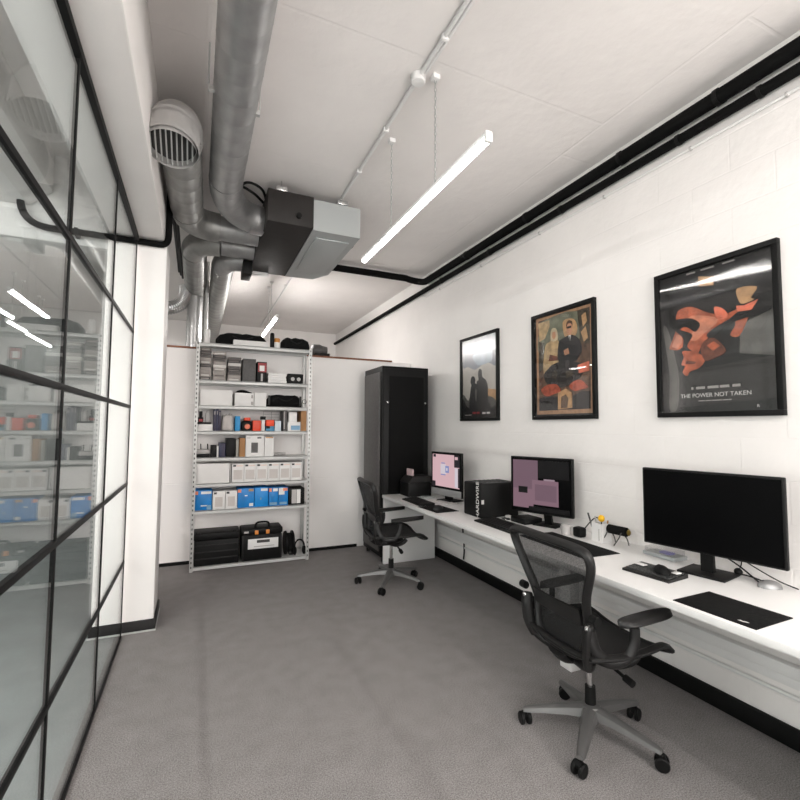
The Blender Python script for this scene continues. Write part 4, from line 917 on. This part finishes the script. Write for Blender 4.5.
def monitor(cx, cy, ang, w_, z0, z1, base, label, scr, body=None, chin=0.0, name='monitor', thick=0.03, stand='neck'):
    """screen faces local -x; ang turns about z"""
    body = body or BLACK
    t = thing(name, label, 'monitor', (cx, cy, DZ)); M = rotz(ang, cx, cy, 0)
    b = MB().box(0, thick, -w_ / 2, w_ / 2, z0 - chin, z1, 0.005); b.xf(M); b.build('housing', body, t)
    if chin:
        b = MB().box(-0.002, 0.004, -w_ / 2 + 0.002, w_ / 2 - 0.002, z0 - chin + 0.002, z0 - 0.004, 0.001); b.xf(M); b.build('chin', mat('aluminium', (0.42, 0.42, 0.42, 1), 0.4, 0.5), t)
    b = MB().box(-0.0015, 0.002, -w_ / 2 + 0.011, w_ / 2 - 0.011, z0 + 0.011, z1 - 0.011); b.xf(M); s_ = b.build('screen', mat('dark screen', (0.002, 0.002, 0.0022, 1), 0.3, spec=0.06), t, smooth=0)
    mats = []; 
    if scr:
        p = MB()
        for k, (mt, u0, u1, v0, v1) in enumerate(scr):
            if mt not in mats:
                mats.append(mt)
            p.mat(mats.index(mt)); d = 0.0004 * (k + 1)
            Y = lambda u: w_ / 2 - 0.013 - u * (w_ - 0.026)
            Z = lambda v: z0 + 0.013 + v * (z1 - z0 - 0.026)
            p.box(-0.0015 - d, -0.001, Y(u1), Y(u0), Z(v0), Z(v1))
        p.xf(M); p.build('screen_image', mats, s_, smooth=0)
    bx, by, bw, bd = base
    b = MB().prism([(bx - 0.012, DZ + 0.004), (bx + 0.022, DZ + 0.004), (thick + 0.02, z0 + 0.12), (thick - 0.001, z0 + 0.12)] if stand == 'neck' else [(bx - 0.02, DZ + 0.004), (bx - 0.005, DZ + 0.004), (thick + 0.02, z0 + 0.05), (thick, z0 + 0.05)], 0.06 if stand == 'neck' else 0.12, 'xz', by - (0.03 if stand == 'neck' else 0.06)); b.xf(M)
    b.build('stand_neck', body, t)
    b = MB().box(bx - bd / 2, bx + bd / 2, by - bw / 2, by + bw / 2, DZ, DZ + 0.012, 0.004); b.xf(M); b.build('stand_base', body, t)
    return t
# nearest workstation (blank wide monitor)
A1 = math.atan2(2.56 - 2.43, 1.93 - 1.25)
monitor(2.495, 1.59, A1, 0.672, 0.885, 1.322, (0.045, 0.02, 0.23, 0.20), 'large blank black monitor, nearest the camera on the desk', None)
keyboard(2.265, 1.73, 0.10, 0.255, 0.175, 'dark grey keyboard with a mouse lying on it, left of the nearest monitor', CHARCOAL, mat('key grey', (0.05, 0.05, 0.05, 1), 0.5))
mouse_at(2.25, 1.672, 1.2, 'black mouse resting on the dark grey keyboard', DZ + 0.0255)
o = tag(MB().box(2.275, 2.315, 1.612, 1.642, DZ + 0.0285, DZ + 0.0335, 0.001).build('label_card', PAPER), 'white scrap of card lying on the keyboard beside the mouse', 'card')
o = tag(MB().box(2.25, 2.285, 1.785, 1.838, DZ + 0.027, DZ + 0.032, 0.001).build('label_card', PAPER), 'white scrap of card on the far end of the dark grey keyboard', 'card')
p1 = mat_pad(2.13, 1.270, 0.02, 0.265, 0.335, 'black mouse mat with a small white logo at the near end of desk')
lg = MB().prism([(-0.018, -0.006), (0.004, -0.006), (0.02, 0.006), (0.006, 0.008), (-0.004, 0.002), (-0.012, 0.006)], 0.0004, 'xy', 0)
lg.xf(rotz(-PI / 2, 2.035, 1.165, DZ + 0.004)); lg.build('logo', WHT, p1, smooth=0)
mouse_at(2.60, 1.36, 2.6, 'silver and black mouse beside the wall near the blank monitor', shell=mat('silver grey shell', (0.22, 0.22, 0.22, 1), 0.35, 0.4))
cc = MB()
cc.tube(catmull([(2.58, 1.62, DZ + 0.13), (2.64, 1.53, DZ + 0.06), (2.66, 1.47, DZ + 0.012), (2.62, 1.42, DZ + 0.006)], 6), 0.004, 6)
cc.tube(catmull([(2.60, 1.66, DZ + 0.006), (2.64, 1.58, DZ + 0.006), (2.67, 1.50, DZ + 0.008), (2.65, 1.40, DZ + 0.005)], 6), 0.004, 6)
cc.tube(catmull([(2.62, 1.50, DZ + 0.14), (2.66, 1.52, DZ + 0.07), (2.665, 1.54, DZ + 0.02)], 6), 0.003, 6)
cc.tube(catmull([(2.62, 1.54, DZ + 0.12), (2.67, 1.46, DZ + 0.06), (2.68, 1.36, DZ + 0.02), (2.68, 1.28, DZ + 0.006)], 6), 0.003, 6)
tag(cc.build('monitor_cables', BLACK), 'tangle of thin black cables behind the blank monitor', 'cable')
tag(MB().ball((2.655, 1.535, DZ + 0.020), 0.020, (1, 1, 1)).build('cable_plug', BLACK), 'small round black plug lying among the cables behind the blank monitor', 'plug')
t = thing('hub', 'clear plastic topped silver hub left of the blank monitor', 'hub', (2.615, 1.93, DZ))
MB().box(2.565, 2.685, 1.83, 2.035, DZ, DZ + 0.022, 0.004).build('hub_base', UNITGREY, t)
MB().box(2.572, 2.678, 1.838, 2.028, DZ + 0.022, DZ + 0.052, 0.004).build('clear_cover', CLEARP, t)
MB().box(2.60, 2.65, 1.88, 1.95, DZ + 0.022, DZ + 0.034, 0.003).build('circuit_block', mat('violet block', rgb(120, 116, 170), 0.4), t)
# speaker on wire legs, cup of pens, little black speaker
t = thing('table_speaker', 'black cylindrical speaker on bent wire legs near the wall', 'speaker', (2.60, 2.26, DZ))
MB().tube([(2.60, 2.325, 0.868), (2.60, 2.32, 0.868), (2.615, 2.19, 0.868), (2.615, 2.185, 0.868)], [0.020, 0.030, 0.030, 0.022], 18).build('speaker_body', BLACKMATT, t)
MB().ball((2.616, 2.175, 0.868), 0.021, (0.8, 0.4, 1)).build('gold_end', mat('dull gold', rgb(120, 100, 40), 0.4, 0.5), t)
for y in (2.31, 2.205):
    MB().tube(catmull([(2.54, y + 0.025, DZ + 0.004), (2.565, y + 0.005, DZ + 0.055), (2.585, y, 0.862), (2.62, y - 0.01, DZ + 0.05), (2.635, y - 0.012, DZ + 0.004)], 5), 0.004, 6).build('wire_leg', DARKGREY, t)
N0 = set(bpy.data.objects)
t = thing('pen_pot', 'white square pen pot holding pens and a yellow foam ball', 'pot', (2.58, 2.43, DZ))
pt = MB()
for (a, b_, c2, d2) in ((2.535, 2.54, 2.385, 2.475), (2.62, 2.625, 2.385, 2.475), (2.54, 2.62, 2.385, 2.39), (2.54, 2.62, 2.47, 2.475)):
    pt.box(a, b_, c2, d2, DZ, DZ + 0.125)
pt.box(2.54, 2.62, 2.39, 2.47, DZ, DZ + 0.006); pt.build('pot', WHITEP, t)
MB().box(2.531, 2.5352, 2.405, 2.412, DZ + 0.01, DZ + 0.09).build('grey_stripe', GREYCARD, t)
tag(MB().cyl((2.555, 2.455, DZ + 0.01), (2.53, 2.50, DZ + 0.185), 0.006, n=8).build('pen', TEXTDARK), 'dark pen leaning out of the white pot', 'pen')
tag(MB().cyl((2.575, 2.45, DZ + 0.01), (2.565, 2.47, DZ + 0.165), 0.005, n=8).build('pen', GREYCARD), 'grey pen in the white pot', 'pen')
tag(MB().cyl((2.59, 2.40, DZ + 0.01), (2.60, 2.393, DZ + 0.145), 0.005, n=8).build('pencil', KRAFT), 'brown pencil at the near edge of the white pot', 'pencil')
y_ = tag(MB().ball((2.575, 2.425, DZ + 0.155), 0.022, (1, 1, 1.1)).build('foam_ball', YELLOW), 'yellow foam ball on a stick in the white pot', 'ball')
MB().cyl((2.575, 2.425, DZ + 0.008), (2.575, 2.425, DZ + 0.14), 0.004, n=8).build('stick', BLACK, y_)
tag(MB().box(2.50, 2.565, 2.545, 2.62, DZ, DZ + 0.070, 0.014).build('cube_speaker', BLACK), 'small black cube speaker between pen pot and the pink screened monitor', 'speaker')
tag(MB().tube(catmull([(2.60, 2.60, DZ + 0.05), (2.64, 2.56, DZ + 0.12), (2.66, 2.53, DZ + 0.13), (2.67, 2.49, DZ + 0.06), (2.66, 2.50, DZ + 0.005)], 6), 0.004, 6).build('looped_cable', BLACK), 'black cable looping up behind the cube speaker', 'cable')
mg = thing('mug', 'pale grey mug beside the cube speaker', 'mug', (2.50, 2.70, DZ))
MB().lathe([(0.028, 0), (0.034, 0.004), (0.035, 0.068), (0.031, 0.068), (0.030, 0.012), (0.01, 0.01)], (2.50, 2.68, DZ), 20).build('cup', GREYCARD, mg)
MB().tube([Vector((2.50, 2.715, DZ + 0.036)) + Vector((0, 0.020 * math.cos(q), 0.022 * math.sin(q))) for q in [-PI / 2 + k * PI / 8 for k in range(9)]], 0.004, 6).build('mug_handle', GREYCARD, mg)
for o_ in set(bpy.data.objects) - N0:
    if o_.parent is None:
        o_.location.y -= 0.065
mat_pad(2.29, 2.40, -0.04, 0.30, 0.62, 'black desk mat seen through the back of the nearer chair')
# middle workstation
PINKP = screen_mat('mauve window', rgb(128, 100, 112), 1.0); PINKD = screen_mat('deep mauve window', rgb(112, 88, 100), 1.0); DKW = screen_mat('near black window', rgb(10, 8, 10), 1.0); BAR = screen_mat('pale taskbar', rgb(150, 130, 140), 1.0)
A2 = math.atan2(2.60 - 2.40, 3.15 - 2.63)
monitor(2.50, 2.885, A2, 0.530, 0.872, 1.318, (0.10, -0.02, 0.2, 0.18), 'monitor with mauve windows on its screen, in the middle of the desk', [
    (PINKD, 0.02, 0.46, 0.42, 0.97), (PINKP, 0.02, 0.38, 0.06, 0.42), (PINKP, 0.36, 0.80, 0.14, 0.60), (BAR, 0.56, 0.74, 0.60, 0.63),
    (DKW, 0.47, 0.97, 0.64, 0.97), (DKW, 0.12, 0.28, 0.34, 0.46), (PINKD, 0.41, 0.77, 0.22, 0.52), (DKW, 0.30, 0.97, 0.02, 0.10)])
keyboard(2.23, 3.02, -0.02, 0.50, 0.20, 'black keyboard in front of the mauve screened monitor')
tag(MB().box(2.42, 2.60, 2.98, 3.16, DZ, DZ + 0.045, 0.006).build('slab', BLACK), 'low black dock under the mauve screened monitor', 'slab')  # plain low dark block beneath the monitor
for k, (x, y, sx, sy, h) in enumerate(((2.40, 3.20, 0.05, 0.06, 0.02), (2.46, 3.24, 0.04, 0.05, 0.03))):
    tag(MB().box(x - sx / 2, x + sx / 2, y - sy / 2, y + sy / 2, DZ, DZ + h, 0.004).build('adapter', GREYCARD if k else CHROME), ['shiny metal adapter by the computer tower', 'pale grey adapter by the computer tower'][k], 'adapter')
# computer tower
t = thing('computer_tower', 'black computer tower on the desk with white upright lettering', 'computer', (2.45, 3.46, DZ))
MB().box(2.245, 2.64, 3.335, 3.60, DZ, DZ + 0.292, 0.006).build('chassis', BLACK, t)
MB().box(2.238, 2.246, 3.342, 3.594, DZ + 0.006, DZ + 0.286, 0.004).build('front_panel', BLACK, t)
vm = MB().box(2.30, 2.60, 3.37, 3.56, DZ + 0.292, DZ + 0.298, 0.002).build('top_vent', mat('vent grey', (0.10, 0.10, 0.10, 1), 0.5), t)
for k in range(6):
    MB().box(2.31 + k * 0.048, 2.335 + k * 0.048, 3.38, 3.55, DZ + 0.298, DZ + 0.3005).build('slot', BLACK, vm)
Mx = Matrix.Translation((2.2375, 3.385, DZ + 0.146)) @ Matrix(((0, 0, -1, 0), (0, -1, 0, 0), (-1, 0, 0, 0), (0, 0, 0, 1))) 
Mx = Matrix.Translation((2.2375, 3.375, DZ + 0.15)) @ Matrix(((0, 0, -1, 0), (-1, 0, 0, 0), (0, 1, 0, 0), (0, 0, 0, 1))) @ Matrix.Rotation(PI / 2, 4, 'Z')
text_part('HARDWIRE', 0.062, 'lettering', WHT, t, Mx)
MB().box(2.250, 2.275, 3.3335, 3.336, DZ + 0.12, DZ + 0.155).build('sticker', GREYCARD, t)
# far workstation: all in one computer
PINK = screen_mat('pink desktop', rgb(208, 172, 178), 1.0); PBL = screen_mat('blue emblem', rgb(130, 140, 185), 1.0); PWH = screen_mat('white panel', rgb(205, 196, 205), 1.0); PDK = screen_mat('dark panel', rgb(40, 36, 40), 1.0)
A3 = math.atan2(2.46 - 2.38, 4.44 - 3.95)
monitor(2.42, 4.25, A3, 0.50, 0.905, 1.288, (0.06, 0.0, 0.22, 0.19), 'slim computer with a pink screen and blue emblem, nearest the rack', [
    (PINK, 0.03, 0.97, 0.02, 0.97), (PDK, 0.06, 0.15, 0.88, 0.96), (PDK, 0.01, 0.14, 0.0, 0.16), (PDK, 0.80, 0.98, 0.62, 0.97), (PWH, 0.82, 0.92, 0.05, 0.60), (PINK, 0.82, 0.92, 0.84, 0.92),
    (PDK, 0.93, 0.99, 0.05, 0.6), (PWH, 0.33, 0.52, 0.40, 0.68), (PBL, 0.50, 0.62, 0.44, 0.64), (PBL, 0.36, 0.48, 0.70, 0.73), (PBL, 0.34, 0.50, 0.36, 0.39), (PWH, 0.53, 0.58, 0.50, 0.58)], chin=0.075, name='desktop_computer', stand='wedge')
keyboard(2.12, 4.30, -0.03, 0.44, 0.17, 'black keyboard at the far end of the desk')
mat_pad(2.125, 3.88, 0.04, 0.24, 0.36, 'black mouse mat at the far end of desk, under a mouse')
mouse_at(2.11, 3.85, 0.2, 'dark mouse on the far black mouse mat', DZ + 0.0045, shell=CHARCOAL)
tag(MB().box(2.33, 2.43, 4.02, 4.30, DZ, DZ + 0.010, 0.002).build('notepad', GREYCARD), 'grey notepad in front of the pink screened computer', 'notepad')
tag(MB().box(2.28, 2.40, 4.45, 4.58, DZ, DZ + 0.018, 0.006).build('card_reader', UNITGREY), 'silver card reader between printer and pink screened computer', 'card reader')
t = thing('label_printer', 'black printer with paper in it, in front of the rack', 'printer', (2.33, 4.73, DZ))
MB().box(2.17, 2.46, 4.64, 4.88, DZ, DZ + 0.155, 0.012).build('printer_body', BLACK, t)
MB().prism([(2.17, DZ + 0.157), (2.46, DZ + 0.157), (2.46, DZ + 0.225), (2.23, DZ + 0.225)], 0.24, 'xz', 4.64).build('scanner_lid', CHARCOAL, t)
tag(MB().prism([(4.70, DZ + 0.226), (4.86, DZ + 0.226), (4.86, DZ + 0.30), (4.70, DZ + 0.30)], 0.012, 'yz', 2.25).build('paper_stack', mat('pinkish paper', rgb(206, 180, 182), 0.7)), 'pinkish white stack of paper standing on the black printer', 'paper')

# ================================================================== OFFICE CHAIRS
def office_chair(label, loc, ang, base_ang, sc):
    t = thing('office_chair', label, 'chair', (0, 0, 0), 'mesh back office chairs')
    # base
    b = MB(); b.lathe([(0.030, 0.075), (0.052, 0.08), (0.055, 0.12), (0.045, 0.145), (0.032, 0.150)], (0, 0, 0), 20)
    for k in range(5):
        a = base_ang + k * 2 * PI / 5; dx, dy = math.cos(a), math.sin(a)
        rings = []
        for r_, zc, wd, hh in ((0.03, 0.118, 0.040, 0.030), (0.12, 0.112, 0.034, 0.022), (0.22, 0.098, 0.027, 0.016), (0.305, 0.084, 0.021, 0.012), (0.325, 0.080, 0.016, 0.010)):
            P_ = []
            for (u, v) in ((-1, -0.7), (-0.75, 0.6), (-0.3, 1), (0.3, 1), (0.75, 0.6), (1, -0.7), (0.5, -1), (-0.5, -1)):
                P_.append(b.bm.verts.new((dx * r_ - dy * wd * u, dy * r_ + dx * wd * u, zc + hh * v)))
            rings.append(P_)
        for A, B in zip(rings, rings[1:]):
            for q in range(8):
                b.bm.faces.new((A[q], A[(q + 1) % 8], B[(q + 1) % 8], B[q]))
        b.bm.faces.new(rings[0][::-1]); b.bm.faces.new(rings[-1])
    b.build('star_base', BASEMET, t)
    for k in range(5):
        a = base_ang + k * 2 * PI / 5; c_ = Vector((math.cos(a) * 0.312, math.sin(a) * 0.312, 0)); ta = a + 1.9 + k * 0.8
        ax = Vector((math.cos(ta), math.sin(ta), 0)); off = Vector((-math.sin(ta), math.cos(ta), 0)) * 0.012
        m = MB().cyl(c_ + Vector((0, 0, 0.045)), c_ + Vector((0, 0, 0.075)), 0.009, n=10)
        m.tube([c_ + off + ax * -0.014 + Vector((0, 0, 0.048)), c_ + off + ax * 0.014 + Vector((0, 0, 0.048))], 0.018, 12)
        cs_ = m.build('caster', BLACK, t)
        for s_ in (-1, 1):
            w_ = MB().tube([c_ + off + ax * (0.010 * s_) + Vector((0, 0, 0.031)), c_ + off + ax * (0.013 * s_) + Vector((0, 0, 0.031)), c_ + off + ax * (0.024 * s_) + Vector((0, 0, 0.031)), c_ + off + ax * (0.028 * s_) + Vector((0, 0, 0.031))], [0.028, 0.031, 0.031, 0.026], 18)
            w_.build('wheel', BLACK, cs_)
    MB().cyl((0, 0, 0.14), (0, 0, 0.235), 0.027, 0.025, n=18).build('lower_column', BLACK, t)
    MB().cyl((0, 0, 0.22), (0, 0, 0.40), 0.015, n=14).build('gas_lift', CHROME, t)
    # tilt mechanism
    mm = MB().box(-0.12, 0.12, -0.055, 0.055, 0.372, 0.425, 0.016)
    mm.tube(catmull([(-0.12, 0, 0.40), (-0.17, 0, 0.41), (-0.20, 0, 0.44)], 4), [0.045] * 9, 12, flat=(0.6, 1.4))
    for s_ in (-1, 1):
        mm.tube(catmull([(-0.04, s_ * 0.04, 0.40), (0.0, s_ * 0.14, 0.40), (0.05, s_ * 0.20, 0.43), (0.08, s_ * 0.215, 0.462)], 5), 0.020, 10)
        mm.tube(catmull([(-0.12, s_ * 0.03, 0.40), (-0.15, s_ * 0.12, 0.415), (-0.175, s_ * 0.185, 0.44), (-0.18, s_ * 0.20, 0.47)], 5), 0.022, 10)
    mm.build('tilt_mechanism', CHARCOAL, t)
    MB().cyl((0.03, -0.05, 0.385), (0.03, -0.19, 0.36), 0.008, n=10).tube([(0.03, -0.19, 0.36), (0.03, -0.235, 0.352)], 0.017, 12).build('tension_knob', BLACK, t)
    MB().cyl((-0.03, 0.05, 0.385), (-0.03, 0.20, 0.37), 0.007, n=10).tube([(-0.03, 0.20, 0.37), (-0.03, 0.235, 0.365)], 0.015, 12).build('tilt_knob', BLACK, t)
    # seat: rim + mesh
    def seat_pt(u, v):      # u along x 0..1 (rear..front), v -1..1
        wv = 0.225 + 0.045 * math.sin(PI * min(1, u * 0.85 + 0.1))
        x = -0.20 + 0.47 * u; y = wv * v
        z = 0.475 + 0.028 * abs(v) ** 2.5 + 0.012 * (u - 0.5) - max(0, u - 0.80) ** 2 * 1.1 + 0.025 * max(0, 0.25 - u)
        return Vector((x, y, z))
    SR = MB().grid([[seat_pt(i / 14, -0.97 + 1.94 * j / 12) for j in range(13)] for i in range(15)], 0.006)
    SR.build('seat_mesh', SEATMESH, t)
    ring = [seat_pt(i / 14, -1) for i in range(15)] + [seat_pt(1, -1 + 2 * j / 10) for j in range(1, 10)] + [seat_pt(1 - i / 14, 1) for i in range(15)] + [seat_pt(0, 1 - 2 * j / 10) for j in range(1, 10)]
    MB().tube(ring, 0.019, 10, closed=True, flat=(0.8, 1.2)).build('seat_frame', CHARCOAL, t)
    # backrest
    def bx(z):
        k = (z - 0.45) / 0.55
        return -0.185 - 0.02 * k - 0.085 * k * k + 0.020 * math.exp(-((k - 0.33) / 0.18) ** 2)
    prof = [(0.0, 0.455), (0.09, 0.458), (0.145, 0.475), (0.172, 0.52), (0.182, 0.58), (0.188, 0.64), (0.200, 0.70), (0.225, 0.77), (0.258, 0.84), (0.285, 0.90), (0.292, 0.945), (0.275, 0.975), (0.22, 0.988), (0.11, 0.993), (0.0, 0.994)]
    def wrap(y, z):
        return Vector((bx(z) + 0.40 * abs(y) ** 2.2 * (0.9 if z > 0.6 else 0.6), y, z))
    prof = [(y * 0.95, z) for y, z in prof]
    half = [wrap(y, z) for y, z in prof]; loop = half + [Vector((p.x, -p.y, p.z)) for p in half[::-1][1:-1]]
    lp_ = catmull(loop, 4, True)
    MB().tube(lp_, 0.0185, 10, closed=True, flat=(1.0, 1.25)).build('back_frame', CHARCOAL, t)
    hs = catmull([Vector((0, y, z)) for y, z in prof], 4); rows = []
    for p in hs[2:-2]:
        rows.append([wrap(p.y * (-1 + 2 * j / 10), p.z) for j in range(11)])
    MB().grid(rows).build('back_mesh', BACKMESH, t)
    # lumbar pad
    MB().grid([[wrap(-0.165 + 0.33 * j / 8, 0.615 + 0.075 * i / 3) + Vector((-0.030 + 0.006 * abs(j - 4) / 4, 0, 0)) for j in range(9)] for i in range(4)], 0.010).build('lumbar_pad', CHARCOAL, t)
    # uprights, arm yokes and pads
    for s_ in (-1, 1):
        up_ = catmull([Vector((-0.18, s_ * 0.185, 0.445)), Vector((-0.205, s_ * 0.205, 0.50)), Vector((-0.212, s_ * 0.217, 0.58)), Vector((-0.205, s_ * 0.222, 0.645))], 5)
        MB().tube(up_, [0.027] * (len(up_) - 4) + [0.026, 0.025, 0.024, 0.018], 12, flat=(1.15, 0.8)).build('upright', CHARCOAL, t)
        MB().ball((-0.218, s_ * 0.226, 0.632), 0.016).build('arm_lock', CHROME, t)
        MB().cyl((-0.205, s_ * 0.235, 0.675), (-0.205, s_ * 0.272, 0.675), 0.020, n=16).build('height_knob', BLACK, t)
        yk = catmull([Vector((-0.205, s_ * 0.226, 0.62)), Vector((-0.185, s_ * 0.24, 0.535)), Vector((-0.12, s_ * 0.258, 0.485)), Vector((-0.045, s_ * 0.272, 0.495)), Vector((-0.005, s_ * 0.278, 0.555)), Vector((0.0, s_ * 0.278, 0.625))], 5)
        MB().tube(yk, [0.021 - 0.004 * i / len(yk) for i in range(len(yk))], 12, flat=(1.3, 0.8)).build('arm_yoke', CHARCOAL, t)
        pad = MB(); rows = []
        for i in range(13):
            u = i / 12; x = -0.085 + 0.315 * u; hw = 0.048 * (1 - abs(2 * u - 1) ** 3.5) ** 0.5 + 0.002; zc = 0.645 + 0.018 * u
            rows.append([Vector((x, s_ * 0.272 + hw * math.cos(q), zc + (0.022 if math.sin(q) > 0 else 0.014) * math.sin(q))) for q in [2 * PI * k / 12 for k in range(12)]])
        V = [[pad.bm.verts.new(p) for p in r_] for r_ in rows]
        for A, B in zip(V, V[1:]):
            for q in range(12):
                pad.bm.faces.new((A[q], A[(q + 1) % 12], B[(q + 1) % 12], B[q]))
        pad.bm.faces.new(V[0][::-1]); pad.bm.faces.new(V[-1]); pad.build('arm_pad', CHARCOAL, t)
    t.scale = (sc, sc, sc); t.rotation_euler = (0, 0, ang); t.location = loc
    return t
ch = office_chair('nearer black mesh office chair, its back towards the camera', (1.88, 1.815, 0), math.radians(-3), math.radians(3), 1.02)
ch2 = office_chair('farther black mesh office chair, side on near the rack', (1.815, 4.28, 0), math.radians(-6), math.radians(23), 1.03)
